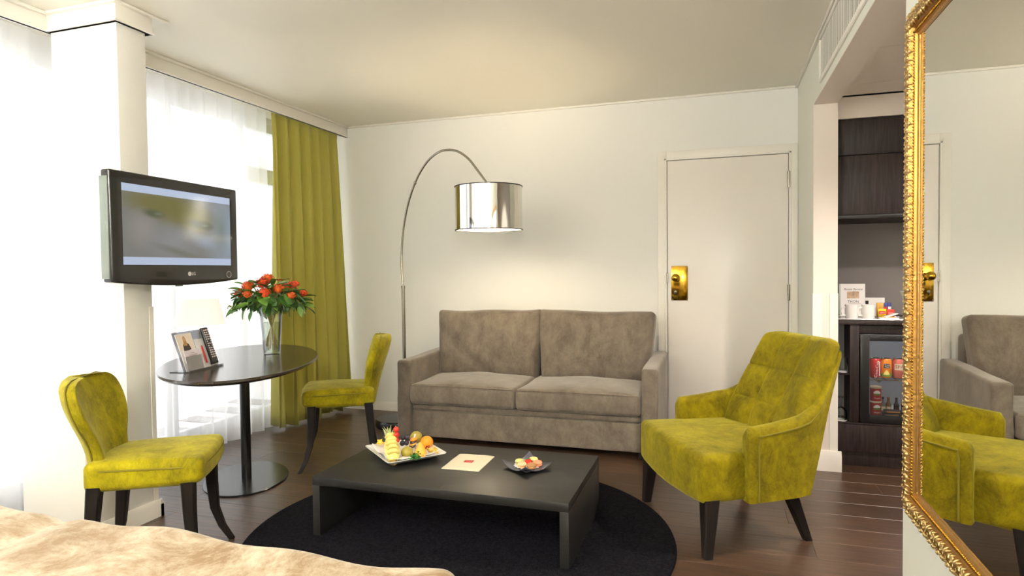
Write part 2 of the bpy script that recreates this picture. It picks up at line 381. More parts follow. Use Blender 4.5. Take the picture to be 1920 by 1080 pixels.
skirt_profile('skirting', ((XC, 2.083), (XC, YC2 + .018), (1, 0)), .085, .02, pil); skirt_profile('skirting', ((XC + .02, YC2), (XP, YC2), (0, 1)), .085, .02, pil)
struct(skirt_profile('baseboard_back', ((XP - .3, D), (-.4307, D), (0, -1)), .075, .016))
br = struct(skirt_profile('baseboard_right', ((XR, YJ - .02), (XR, D), (-1, 0)), .12, .022))
skirt_profile('skirting', ((XR - .022, YJ - .002), (XJ + .022, YJ - .002), (0, -1)), .12, .022, br)
skirt_profile('skirting', ((XR, YN), (XR, YO), (-1, 0)), .09, .016, br)
for a, b in ((XR - .003, XR + .048), (XJ - .042, XJ + .003)): box('corner_guard', (a, b, YJ - .0055, YJ - .0015, .11, 1.059), 'trim', wr)
# ---- door
DL, DR, DZ = -.3575, .476, 2.0195
dr = struct(box('door_1', (DL, DR, D - .028, D - .004, .006, DZ), 'door', bev=.002))
FO = -.4307
box('frame_jamb', (FO, DL - .004, D - .024, D, 0, 2.093), 'trim', dr, bev=.004); box('frame_jamb', (DR + .004, XR - .001, D - .024, D, 0, 2.093), 'trim', dr, bev=.004)
box('frame_head', (DL - .006, DR + .006, D - .024, D, DZ + .005, 2.093), 'trim', dr, bev=.003)
box('frame_bead', (DL - .022, DL - .006, D - .03, D - .02, 0, DZ + .021), 'trim', dr, bev=.003); box('frame_bead', (DR + .006, DR + .022, D - .03, D - .02, 0, DZ + .021), 'trim', dr, bev=.003)
box('frame_bead', (DL - .022, DR + .022, D - .03, D - .02, DZ + .006, DZ + .021), 'trim', dr, bev=.003)
for z in (1.84, 1.037):
    h = tube('hinge', [(DR + .004, D - .036, z - .057), (DR + .004, D - .036, z + .057)], .008, 'steel', dr, 10)
    box('leaf', (DR - .006, DR + .014, D - .0325, D - .0275, z - .055, z + .055), 'steel', h)
pl = box('lock_plate', (-.332, -.213, D - .033, D - .028, .977, 1.235), 'brass', dr, bev=.0015)
for x, z in ((-.325, .985), (-.22, .985), (-.325, 1.227), (-.22, 1.227)): sphere('screw', .004, 'steel', pl, (x, D - .033, z), (1, .5, 1), 8, 6)
kb = bmesh.new(); lathe_bm([(0, 0), (.022, 0), (.024, .006), (.012, .012), (.011, .032), (.022, .04), (.031, .052), (.031, .062), (.024, .074), (.010, .079), (0, .080)], 24, kb)
kn = from_bm('knob', kb, 'brass', dr, 60); kn.rotation_euler = (PI / 2, 0, 0); kn.location = (-.298, D - .033, 1.147)
kh = from_bm('keyhole', lathe_bm([(0, 0), (.009, 0), (.009, .004), (0, .004)], 16), 'steel', pl); kh.rotation_euler = (PI / 2, 0, 0); kh.location = (-.302, D - .033, 1.043)
box('key_slot', (-.307, -.297, D - .0375, D - .033, 1.018, 1.042), 'black', pl, bev=.002)
box('strike_plate', (DL - .012, DL + .001, D - .032, D - .027, 1.11, 1.18), 'steel', dr)
# ---- air vent in the right wall
M['ventdark'] = plain('vent_shadow_grey', rgb(96, 94, 88), rough=.7)
v = thing('air_vent', 'long white slatted air vent set high in the wall above the opening', 'vent', (XR, 3.26, 2.35))
VY, VZ = .6, .115
for s in (-1, 1): box('frame_rail', (-.012, 0, -VY, VY, s * VZ - .012, s * VZ + .012), 'trim', v, bev=.003); box('frame_end', (-.012, 0, s * VY - .012, s * VY + .012, -VZ, VZ), 'trim', v, bev=.003)
box('backing', (-.003, -.0005, -VY, VY, -VZ, VZ), 'ventdark', v)
sl = box('slat', (-.0042, -.0028, -.005, .005, -VZ + .01, VZ - .01), 'trim', v)
n = 44
for i in range(n):
    yy = -VY + .025 + (2 * VY - .05) * i / (n - 1)
    if i == 0: sl.location = (0, yy, 0)
    else: dup(sl, loc=(0, yy, 0))

# ================================================================ CURTAINS
def curtain_bm(y0, y1, z0, z1, ny, nz, f):
    bm = bmesh.new(); G = [[bm.verts.new(f(y0 + (y1 - y0) * j / ny, z0 + (z1 - z0) * i / nz)) for j in range(ny + 1)] for i in range(nz + 1)]
    for i in range(nz):
        for j in range(ny): bm.faces.new([G[i][j], G[i][j + 1], G[i + 1][j + 1], G[i + 1][j]])
    return bm
def sheer_f(ph, amp):
    def f(y, z):
        t = (2.47 - z) / 2.47
        a = amp * (.5 + .7 * t)
        w = math.sin(y * 52 + ph + .8 * math.sin(y * 7 + ph)) + .45 * math.sin(y * 23 + 2 * ph + t) + .25 * math.sin(y * 97 + ph)
        return (-3.34 + a * w, y + .006 * math.sin(z * 2 + y * 9), z)
    return f
s1 = from_bm('sheer_curtain', curtain_bm(-1.05, 2.50, .012, 2.47, 420, 10, sheer_f(0, .017)), 'sheer', None, 180)
tag(s1, 'white sheer curtain between the TV pillar and the picture edge, behind the low ledge', 'curtain', 'white sheer curtains')
s2 = from_bm('sheer_curtain', curtain_bm(2.52, 4.16, .012, 2.47, 240, 10, sheer_f(1.7, .02)), 'sheer', None, 180)
tag(s2, 'white sheer curtain behind the oval table and table lamp', 'curtain', 'white sheer curtains')
def green_f(y, z):
    t = (2.44 - z) / 2.44; u = (y - 3.99) / .90
    ph = 2 * PI * (u * 6.2 + .5 * u * u)
    a = .062 * (1 - .4 * u) * (.5 + .7 * t)
    xx = -3.19 + a * (math.sin(ph) + .3 * math.sin(2 * ph + 1.1 + 1.3 * t) + .15 * math.sin(3.7 * ph + 2))
    pinch = max(0, 1 - t / .06); xx = xx * (1 - .6 * pinch) + (-3.19 + .02 * math.sin(ph * 2)) * .6 * pinch
    return (xx - .02 * t + .11 * t * max(0, u) ** 1.5, y + .02 * t * u + (.035 * math.sin(ph + 1.2) - (1 - u) * .06 * 0) * (.4 + .6 * t), z + .012 * math.sin(ph * .5))
g = from_bm('green_curtain', curtain_bm(3.99, 4.885, .03, 2.44, 260, 24, green_f), 'green', None, 180)
md = g.modifiers.new('thickness', 'SOLIDIFY'); md.thickness = .004
tag(g, 'heavy olive green pleated curtain hanging in the corner beside the window', 'curtain')

# ================================================================ SOFA
SX0, SX1, SY0, SY1 = -2.171, -.356, 4.0, 4.885
cx = (SX0 + SX1) / 2; W2 = (SX1 - SX0) / 2
so = thing('sofa', 'taupe velvet two-seat sofa against the wall between lamp and door', 'sofa', (cx, SY0, 0))
AW = .105
for s in (-1, 1):
    def arm_fn(x, y, z, s=s):
        return (x + .006 * math.sin(y * 9) * (z > 0), y, z + (.02 * (y + .44) / .88 if z > 0 else 0) + .004 * math.sin(y * 11))
    a = rbox('arm', (AW, .875, .535), .022, 'sofa', so, arm_fn, 3, (2, 12, 8)); a.location = (s * (W2 - AW / 2), .4375, .05 + .535 / 2)
IW = W2 - AW
b = rbox('base_panel', (2 * IW - .004, .80, .187), .012, 'sofa', so, None, 2, (10, 4, 4)); b.location = (0, .435, .05 + .187 / 2)
b = rbox('seat_rail', (2 * IW - .006, .80, .052), .02, 'sofa', so, None, 3, (10, 4, 2)); b.location = (0, .43, .236 + .026)
MID = -1.285 - cx
def seat_fn(wx):
    def f(x, y, z):
        hx = wx / 2
        p = max(0, 1 - (x / hx) ** 2) * max(0, 1 - (y / .32) ** 4)
        if z > 0: z += .028 * p + .003 * math.sin(x * 17 + y * 13)
        return (x, y - .012 * max(0, 1 - (z / .07) ** 2) * (y < -.2), z)
    return f
for x0, x1 in ((-IW + .004, MID - .002), (MID + .002, IW - .004)):
    w = x1 - x0
    c = rbox('seat_cushion', (w, .62, .14), .028, 'sofa', so, seat_fn(w), 4, (14, 10, 4)); c.location = ((x0 + x1) / 2, .30, .355)
    r = .026; zt, yf = .139 / 2 - .006, -.322
    pts = [(-w / 2 + r * .4, yf + .01, zt), (0, yf - .006, zt + .004), (w / 2 - r * .4, yf + .01, zt)]
    tube('piping', [(-w / 2 + .01 + (w - .02) * i / 12, yf + .014 - .004 * math.sin(PI * i / 12), zt + .004 * math.sin(PI * i / 12)) for i in range(13)], .0035, 'sofa', c, 6)
bf = rbox('back_frame', (2 * IW, .16, .70), .03, 'sofa', so, lambda x, y, z: (x, y + .0 * z, z), 3, (10, 2, 6)); bf.location = (0, .80, .05 + .37)
def backc_fn(w, sd, s):
    rnd = random.Random(sd)
    def f(x, y, z):
        hx, hz = w / 2, .255
        u, v = x / hx, z / hz
        p = max(0, 1 - u ** 4) * max(0, 1 - v ** 4)
        y2 = y * (.62 + .38 * p ** .5) - (.035 * p if y < 0 else -.01 * p)
        wr_ = .006 * math.sin(7 * u + 5 * v + sd) * p + .004 * math.sin(13 * u * s - 9 * v) * p + .006 * math.exp(-((u * .8 + v * .6 + .55) / .08) ** 2) + .006 * math.exp(-((u * s * .5 - v - .9) / .06) ** 2) + .005 * math.exp(-((u * s * .7 - v - 1.1) / .05) ** 2)
        corner = (abs(u) ** 6) * (abs(v) ** 6)
        return (x + .02 * v * u - .0 * s, y2 + (wr_ if y < 0 else 0), z + .006 * corner * (1 if v > 0 else -1) + .010 * max(0, v) * (u * u - .4) + .004 * math.sin(5 * u + sd) * max(0, v) - .018 * max(0, u * s) ** 2 * max(0, v))
    return f
for x0, x1, sd, s in ((-2.085 - cx, -1.268 - cx, 1, -1), (-1.262 - cx, -.44 - cx, 4, 1)):
    w = x1 - x0
    c = rbox('back_cushion', (w, .19, .515), .034, 'sofa', so, backc_fn(w, sd, s), 4, (26, 4, 20)); c.location = ((x0 + x1) / 2, .60, .655); c.rotation_euler = (-.17, 0, 0)
    pp = []
    for i in range(49):
        t = i / 48 * 2 * PI; ex = .26
        u = math.copysign(abs(math.cos(t)) ** ex, math.cos(t)) * .985; v_ = math.copysign(abs(math.sin(t)) ** ex, math.sin(t)) * .985
        q = backc_fn(w, sd, s)(u * w / 2, 0, v_ * .255); pp.append((q[0], -.04, q[2]))
    tube('piping', pp, .004, 'sofa', c, 6)
for x in (-.8, .8):
    for y in (.08, .8): lathe('foot', [(0, 0), (.02, 0), (.025, .012), (.025, .052), (0, .052)], 'black', so, 14, c=(x, y, 0))

# ================================================================ ARMCHAIR (local x to its side, y forward)
ang = math.atan2(-.466, -.885)
ac = thing('armchair', 'olive green velvet armchair with raked tufted back, before the opening', 'armchair', (-.201, 3.049, 0), ang - PI / 2)
# with local +y forward, local +x is the side nearest the camera
def ac_seat(x, y, z):
    t = (y + .27) / .54                         # 0 rear .. 1 front
    k = .86 + .14 * t
    bow = .035 * (1 - (x / .36) ** 2) * max(0, t - .3)
    top = .012 * max(0, 1 - (x / .36) ** 2) * (z > 0)
    g_ = 0
    if z > .06:
        for x0 in (-.12, .12): g_ += .0015 * math.exp(-((x * k - x0) / .008) ** 2)
    return (x * k, y + bow, z + top - g_ + (-.016 * (1 - (x / .36) ** 2) * max(0, t) if z < 0 else 0))
o = rbox('seat', (.71, .545, .20), .03, 'olive', ac, ac_seat, 3, (44, 14, 6)); o.location = (0, -.245, .33)
rear = [(.23, -.475), (.51, -.565), (.64, -.61), (.79, -.67), (.885, -.705)]
def bw(z): return lerp([(.25, .285), (.43, .295), (.55, .29), (.66, .275), (.80, .262), (.86, .255), (.875, .247), (.884, .228), (.888, .20)], z)
rings = []; NZ, NX = 110, 90
zs = [.25 + (.888 - .25) * i / NZ for i in range(NZ + 1)]
for z in zs:
    yr = lerp(rear, z); th = lerp([(.25, .10), (.5, .115), (.75, .085), (.86, .07), (.88, .055), (.888, .03)], z); yr2 = yr + (.0 if z < .86 else (z - .86) * .5)
    w = bw(z); ring = []
    for i in range(NX + 1):
        u = -1 + 2 * i / NX; x = w * (abs(u) ** .92) * (1 if u > 0 else -1)
        gv = sum(.009 * math.exp(-((x - x0) / .006) ** 2) for x0 in (-.095, .095)); gh = sum(.009 * math.exp(-((z - z0 - .0 * x) / .006) ** 2) for z0 in (.565, .72))
        puff = .008 * abs(math.sin(PI * (x + .095) / .19)) * abs(math.sin(PI * (z - .41) / .155))
        edge = max(0, abs(u) - .86) / .14
        ring.append((x, yr2 + th + .03 * u * u - .035 * edge ** 2.5 + puff * (1 - edge) - max(gv, gh) * (1 - edge), z))
    for i in range(NX, -1, -3):
        u = -1 + 2 * i / NX; x = w * (abs(u) ** .92) * (1 if u > 0 else -1)
        edge = max(0, abs(u) - .86) / .14
        ring.append((x, yr2 + .02 * edge ** 2, z))
    rings.append(ring)
from_bm('backrest', loft_bm(rings), 'olive', ac, 60)
ztop = [(-.72, .889), (-.705, .885), (-.672, .83), (-.565, .655), (-.52, .61), (-.46, .577), (-.30, .552), (-.19, .54), (-.178, .525)]
zbot = [(-.72, .885), (-.705, .87), (-.67, .79), (-.61, .64), (-.565, .51), (-.475, .235), (-.17, .228)]
for s in (-1, 1):
    rings = []; ys = [-.172, -.174, -.18, -.19, -.21, -.25, -.30, -.35, -.40, -.44, -.475, -.50, -.53, -.56, -.59, -.62, -.65, -.68]
    for k, y in enumerate(ys):
        zt, zb = lerp(ztop, y), lerp(zbot, y)
        xc = s * lerp([(-.70, .235), (-.60, .268), (-.52, .296), (-.40, .322), (-.17, .338)], y); th = lerp([(-.70, .022), (-.58, .03), (-.5, .036), (-.17, .038)], y)
        sh = {0: .55, 1: .75, 2: .9}.get(k, 1); zt -= (1 - sh) * .05; th *= sh
        h = (zt - zb); ring = []; nseg = 16
        r = min(th, h / 2 * .9)
        for i in range(nseg + 1): # over the top
            t = PI * i / nseg; ring.append((xc + th * math.cos(t) * (abs(math.cos(t)) ** -.25 if abs(math.cos(t)) > .01 else 0), y, zt - r + r * math.sin(t) ** .8))
        for i in range(1, 6): ring.append((xc - th, y, zt - r - (h - r) * i / 5))
        for i in range(4, -1, -1): ring.append((xc + th * (1 - .0), y, zt - r - (h - r) * (i + 1) / 5))
        rings.append(ring)
    a = from_bm('arm', loft_bm(rings), 'olive', ac, 60)
    xo = lambda y, s=s: s * (lerp([(-.70, .235), (-.60, .268), (-.52, .296), (-.40, .322), (-.17, .338)], y) + lerp([(-.70, .022), (-.58, .03), (-.5, .036), (-.17, .038)], y))
    pts = [(xo(-.215), -.215, .235), (xo(-.215), -.215, .36), (xo(-.215), -.215, .47)] + [(xo(y), y, lerp(ztop, y) - .035) for y in (-.22, -.26, -.32, -.40, -.47, -.54, -.60, -.65)]
    tube('piping', pts, .0045, 'limepipe', a, 6)
    f = from_bm('leg', squares([(s * .318, -.02, .245), (s * .337, 0, 0)], [.034, .019]), 'ebony', ac, 30)
    f = from_bm('leg', squares([(s * .235, -.43, .25), (s * .255, -.52, 0)], [.03, .017]), 'ebony', ac, 30)

# ================================================================ DINING CHAIRS
def make_dining(label, loc, rz):
    t = thing('dining_chair', label, 'chair', loc, rz, 'chartreuse dining chairs at the oval table')
    def sf(x, y, z):
        k = (y + .22) / .44; kk = .80 + .20 * k
        return (x * kk, y + .02 * (1 - (x / .23) ** 2) * k, z + (.016 * max(0, 1 - (x / .23) ** 2) * max(0, 1 - (y / .22) ** 2) if z > 0 else 0) - (.012 * (1 - k) if z < 0 else 0) + .006 * (k > .8) * (z < 0))
    st = rbox('seat', (.43, .43, .105), .03, 'lime', t, sf, 4, (12, 12, 4)); st.location = (0, 0, .44)
    pts = []
    for i in range(61):
        a = 2 * PI * i / 60; e = .3
        x = math.copysign(abs(math.cos(a)) ** e, math.cos(a)) * .2155; y = math.copysign(abs(math.sin(a)) ** e, math.sin(a)) * .2135
        q = sf(x, y, .02); pts.append((q[0], q[1], .022))
    tube('piping', pts, .0042, 'limepipe', st, 6)
    wt = [(.385, .158), (.45, .143), (.50, .138), (.545, .148), (.59, .176), (.63, .203), (.67, .218), (.705, .222), (.74, .218), (.772, .202), (.793, .175), (.806, .13), (.811, .06)]
    rings = []; n = 40
    for i in range(29):
        z = .385 + (.811 - .385) * (1 - (1 - i / 28) ** 1.5); w = lerp(wt, z); th = lerp([(.385, .036), (.5, .036), (.7, .038), (.775, .034), (.8, .022), (.811, .008)], z)
        yc = lerp([(.385, -.178), (.5, -.203), (.65, -.246), (.817, -.302)], z); ring = []
        for k in range(n):
            a = 2 * PI * k / n; ca, sa = math.cos(a), math.sin(a); u = math.copysign(abs(ca) ** .6, ca)
            ring.append((w * u, yc + th * math.copysign(abs(sa) ** .55, sa) + (.07 * lerp([(.385, .35), (.6, .9), (.8, 1)], z)) * u * u - .01, z))
        rings.append(ring)
    bk = from_bm('backrest', loft_bm(rings), 'lime', t, 60)
    pts = []
    for s in (1, -1):
        zz = [.40, .45, .50, .545, .59, .63, .67, .705, .74, .772, .793, .807]
        seq = [(s * lerp(wt, z) * .995, lerp([(.385, -.178), (.5, -.203), (.65, -.246), (.817, -.302)], z) + .07 * lerp([(.385, .35), (.6, .9), (.8, 1)], z) - .032, z + .001) for z in zz]
        pts += seq if s == 1 else seq[::-1]
    tube('piping', pts, .0035, 'limepipe', bk, 6)
    for s in (-1, 1):
        from_bm('leg', squares([(s * .185, .165, .40), (s * .187, .168, .28), (s * .192, .176, .16), (s * .203, .203, .07), (s * .215, .24, 0)], [.025, .022, .018, .015, .012]), 'ebony', t, 30)
        from_bm('leg', squares([(s * .155, -.175, .40), (s * .158, -.185, .28), (s * .162, -.198, .14), (s * .167, -.228, 0)], [.026, .023, .019, .014]), 'ebony', t, 30)
    return t
make_dining('chartreuse velvet dining chair in front of the TV pillar, near the bed', (-2.226, 2.036, 0), math.radians(31 - 90))
make_dining('chartreuse velvet dining chair between the oval table and the sofa', (-2.322, 3.534, 0), math.radians(211 - 90))

# ================================================================ OVAL TABLE
ot = thing('oval_table', 'dark oval pedestal table with black column by the window', 'table', (-2.66, 3.055, 0), 2.115)
def ellipse(a, b, n=72, p=2.0): return [(a * math.copysign(abs(math.cos(2 * PI * i / n)) ** (2 / p), math.cos(2 * PI * i / n)), b * math.copysign(abs(math.sin(2 * PI * i / n)) ** (2 / p), math.sin(2 * PI * i / n))) for i in range(n)]
TZ = .712
rings = [[(x, y, z) for x, y in ellipse(.785 + d, .415 + d)] for d, z in ((-.03, TZ - .028), (-.012, TZ - .022), (0, TZ - .012), (0, TZ - .003), (-.003, TZ))]
from_bm('tabletop', loft_bm(rings), 'ovaltop', ot, 30)
rings = [[(x, y, z) for x, y in ellipse(.321 + d, .232 + d)] for d, z in ((0, 0), (0, .007), (-.003, .010))]
from_bm('base_plate', loft_bm(rings), 'blackmetal', ot, 30)
tube('column', [(0, 0, .008), (0, 0, TZ - .03)], .028, 'blackmetal', ot, 20)
box('top_plate', (-.12, .12, -.08, .08, TZ - .036, TZ - .0285), 'blackmetal', ot)

# ================================================================ COFFEE TABLE + RUG
rg = from_bm('round_rug', lathe_bm([(0, .0005), (.972, .0005), (.975, .004), (.972, .013), (.962, .016), (0, .016)], 128), 'rug', None, 30)
rg.location = (-1.1414, 2.6986, 0); tag(rg, 'round black shag rug under the coffee table', 'rug')
ct = thing('coffee_table', 'low black rectangular coffee table on the round rug', 'table', (-1.167, 2.786, .016))
hx, hy, ht = .599, .339, .270
box('tabletop', (-hx, hx, -hy, hy, ht - .038, ht), 'blacktable', ct, bev=.002)
for s in (-1, 1): box('side_panel', (min(s * hx, s * (hx - .038)), max(s * hx, s * (hx - .038)), -hy + .0005, hy - .0005, 0, ht - .0385), 'blacktable', ct, bev=.002)

# ================================================================ ARC FLOOR LAMP
al = thing('arc_floor_lamp', 'chrome arc floor lamp with mirrored drum shade over the sofa', 'lamp', (-2.40, 4.47, 0))
lathe('base', [(0, 0), (.185, 0), (.19, .01), (.19, .052), (.183, .062), (.06, .066), (0, .066)], 'blackmetal', al, 48)
PX, PY = .05, .0        # pole offset on the base
tube('lower_pole', [(PX, PY, .06), (PX, PY, 1.09)], .0135, 'steel', al, 16)
lathe('collar', [(0, 0), (.016, 0), (.016, .02), (0, .02)], 'steel', al, 16, c=(PX, PY, 1.085))
A0 = Vector((PX, PY, 1.09)); A1 = Vector((-1.476 + 2.40, 4.055 - 4.47, 1.80))
hdir = Vector((A1.x - A0.x, A1.y - A0.y, 0)); L = hdir.length; hdir.normalize()
prof = [(0, 1.09), (-.012, 1.22), (-.012, 1.36), (.012, 1.53), (.06, 1.69), (.13, 1.83), (.22, 1.95), (.33, 2.04), (.45, 2.086), (.55, 2.09), (.66, 2.065), (.77, 2.0), (.86, 1.91), (L, 1.795)]
def catmull(P, n=8):
    out = []
    for i in range(len(P) - 1):
        p0, p1, p2, p3 = P[max(0, i - 1)], P[i], P[i + 1], P[min(len(P) - 1, i + 2)]
        for k in range(n):
            t = k / n
            out.append(tuple(.5 * ((2 * b) + (-a + c) * t + (2 * a - 5 * b + 4 * c - d) * t * t + (-a + 3 * b - 3 * c + d) * t ** 3) for a, b, c, d in zip(p0, p1, p2, p3)))
    return out + [tuple(P[-1])]
arc = [(A0.x + hdir.x * s, A0.y + hdir.y * s, z) for s, z in catmull(prof)]
tube('arc_arm', arc, .0085, 'steel', al, 12)
j = arc[44]; sphere('joint', .012, 'steel', al, j, (1, 1, 1.3), 12, 8)
SC = Vector((A1.x, A1.y, 0)); ZT, ZB, SR = 1.783, 1.492, .228
shade = from_bm('shade', lathe_bm([(SR, ZB), (SR, ZT), (SR - .002, ZT), (SR - .002, ZB), (SR, ZB)], 64, None, (SC.x, SC.y, 0)), 'chrome', al, 30)
from_bm('shade_lining', lathe_bm([(SR - .0025, ZB), (SR - .0025, ZT), (SR - .004, ZT), (SR - .004, ZB), (SR - .0025, ZB)], 64, None, (SC.x, SC.y, 0)), 'trim', shade, 30)
for z in (ZT, ZB):
    o = from_bm('shade_rim', lathe_bm([(SR + .001, z - .003), (SR + .003, z - .003), (SR + .003, z + .003), (SR - .005, z + .003), (SR - .005, z - .003), (SR + .001, z - .003)], 64, None, (SC.x, SC.y, 0)), 'black', shade, 30)
for a in (0, 2.094, 4.189): tube('spoke', [(SC.x, SC.y, ZT - .005), (SC.x + SR * math.cos(a), SC.y + SR * math.sin(a), ZT - .005)], .0025, 'steel', shade, 6)
tube('socket', [(SC.x, SC.y, ZT + .012), (SC.x, SC.y, ZT - .09)], .017, 'black', al, 14)
M['bulb'] = emis('warm_bulb', (1, .82, .55, 1), 25)
sphere('bulb', .04, 'bulb', al, (SC.x, SC.y, ZT - .13), (1, 1, 1.2), 16, 10)
light('POINT', 'arc_lamp_light', (-2.40 + SC.x, 4.47 + SC.y, ZT - .20), 9, (1, .82, .58), shadow_soft_size=.05)

# ================================================================ TELEVISION
tv = thing('television', 'black flat television on a bracket on the white pillar, screen showing a blurred face', 'tv', (-2.538, 2.505, 1.434), math.atan2(.81, -.036) - PI / 2)
TW, TH = .405, .249     # local y is the width, +x looks into the room
def tv_body(x, y, z):
    if z < -.12: z -= .022 * (1 - (y / TW) ** 2)
    return (x, y, z)
o = rbox('housing', (.05, 2 * TW, 2 * TH), .008, 'tvblack', tv, tv_body, 2, (1, 20, 8), 40); o.location = (-.027, 0, 0)
rbox('back_shell', (.05, 2 * TW - .16, 2 * TH - .14), .02, 'black', tv).location = (-.07, 0, 0)
box('side_strip', (-.056, -.012, -TW - .004, -TW + .002, -TH + .015, TH - .03), 'tvgrey', tv, bev=.002)
# screen picture: grey haze, two soft eyes, pale bars above and below
m, nt, b = newmat('tv_picture'); M['screen'] = m
tex = nt.nodes.new('ShaderNodeTexCoord'); sep = nt.nodes.new('ShaderNodeSeparateXYZ'); nt.links.new(tex.outputs['Generated'], sep.inputs[0])
def blob(cy, cz, ry, rz_, rot=0):
    mp = nt.nodes.new('ShaderNodeMapping'); mp.vector_type = 'TEXTURE'; mp.inputs['Location'].default_value = (.5, cy, cz); mp.inputs['Rotation'].default_value = (rot, 0, 0); mp.inputs['Scale'].default_value = (10, ry, rz_)
    nt.links.new(tex.outputs['Generated'], mp.inputs[0]); g_ = nt.nodes.new('ShaderNodeTexGradient'); g_.gradient_type = 'SPHERICAL'; nt.links.new(mp.outputs[0], g_.inputs[0]); return g_.outputs['Fac']
cur = None
def mixc(prev, col, fac, k=1.0):
    mx = nt.nodes.new('ShaderNodeMix'); mx.data_type = 'RGBA'
    if k != 1:
        mm = nt.nodes.new('ShaderNodeMath'); mm.operation = 'MULTIPLY'; mm.inputs[1].default_value = k; mm.use_clamp = True; nt.links.new(fac, mm.inputs[0]); fac = mm.outputs[0]
    nt.links.new(fac, mx.inputs[0])
    if prev is None: mx.inputs[6].default_value = rgb(126, 126, 122)
    else: nt.links.new(prev, mx.inputs[6])
    mx.inputs[7].default_value = col; return mx.outputs[2]
cur = mixc(None, rgb(150, 165, 180), blob(.98, .45, .3, .8), 1.2)
for a in ((rgb(116, 112, 60), (.35, .78, .5, .22, -.15), 1.6), (rgb(112, 108, 48), (.55, .66, .4, .26, -.35), 1.3), (rgb(146, 142, 136), (.15, .45, .16, .3, 0), 1.2), (rgb(140, 142, 146), (.42, .3, .3, .28, 0), 1.0),
          (rgb(84, 92, 66), (.25, .66, .12, .07, -.2), 1.5), (rgb(78, 86, 62), (.68, .57, .16, .08, -.25), 1.6), (rgb(116, 122, 106), (.29, .66, .05, .03, 0), 1.0), (rgb(130, 136, 116), (.73, .56, .05, .03, 0), 1.0), (rgb(150, 166, 182), (.72, .33, .16, .12, -.5), 1.0), (rgb(110, 122, 110), (.9, .5, .1, .4, 0), .8), (rgb(108, 110, 96), (.45, .18, .3, .06, -.4), 1.0)):
    cur = mixc(cur, a[0], blob(*a[1]), a[2])
def step(th, up):
    mm = nt.nodes.new('ShaderNodeMath'); mm.operation = 'GREATER_THAN' if up else 'LESS_THAN'; mm.inputs[1].default_value = th; nt.links.new(sep.outputs[2], mm.inputs[0]); return mm.outputs[0]
cur = mixc(cur, rgb(196, 210, 236), step(.905, True)); cur = mixc(cur, rgb(190, 204, 232), step(.098, False))
nt.links.new(cur, b.inputs['Emission Color']); b.inputs['Base Color'].default_value = (.01, .01, .01, 1); setin(b, emit=.5, rough=.12)
box('screen', (-.003, .0008, -TW + .06, TW - .06, -TH + .078, TH - .053), 'screen', tv)
M['logo'] = plain('pale_logo', rgb(215, 212, 208), rough=.4)
lg = lathe('logo_disc', [(0, 0), (.011, 0), (.011, .001), (0, .001)], 'logo', tv, 20); lg.rotation_euler = (0, PI / 2, 0); lg.location = (-.0018, .045, -TH + .034)
text('logo_letters', 'LG', .022, 'logo', tv, (-.0015, .072, -TH + .034), (PI / 2, 0, PI / 2))
text('logo_disc_mark', 'L', .012, 'tvblack', lg, (0, 0, .0012), (0, 0, PI / 2))
ring = lathe_bm([(.016, 0), (.018, 0), (.018, .001), (.016, .001), (.016, 0)], 24); o = from_bm('power_ring', ring, 'logo', tv); o.rotation_euler = (0, PI / 2, 0); o.location = (-.0018, TW - .075, -TH + .028)
box('mount_arm', (-.151, -.094, -.16, -.08, -.06, .06), 'black', tv, bev=.004); box('wall_plate', (-.152, -.1445, -.195, -.055, -.12, .12), 'black', tv)
box('bottom_stub', (-.05, -.03, .0, .03, -TH - .028, -TH - .01), 'black', tv)

# ================================================================ MIRROR
YA, YB, ZA, ZB_ = .72, 2.055, .522, 1.913
mr = thing('wall_mirror', 'tall mirror in a carved gilt frame on the wall', 'mirror', (XR, (YA + YB) / 2, ZA))
MW, MH = (YB - YA) / 2, ZB_ - ZA
FWD = .072
box('glass', (-.0216, -.014, -MW + .05, MW - .05, .05, MH - .05), 'mirror', mr)
# mitred frame profile: distance from outer edge -> depth from the wall
prof = [(0, .001), (0, .028), (.004, .035), (.02, .044), (.036, .040), (.042, .030), (.045, .026), (.056, .027), (.058, .031), (.064, .032), (.067, .026), (FWD, .023), (FWD, .001)]
corners = [(-MW, 0), (MW, 0), (MW, MH), (-MW, MH)]
for k in range(4):
    (ya, za), (yb, zb) = corners[k], corners[(k + 1) % 4]
    def cpt(c, d): return (c[0] + d * (1 if c[0] < 0 else -1), c[1] + d * (1 if c[1] < MH / 2 else -1))
    rings = [[(-h, *cpt(c, d)) for d, h in prof] for c in (corners[k], corners[(k + 1) % 4])]
    from_bm('frame_side', loft_bm(rings), 'gold', mr, 25)
    rings = [[(-h - .0008, *cpt(c, d)) for d, h in ((.0445, .020), (.0445, .0262), (.0505, .028), (.0555, .0272), (.0555, .020))] for c in (corners[k], corners[(k + 1) % 4])]
    from_bm('flat_band', loft_bm(rings), 'gold2', mr, 25)
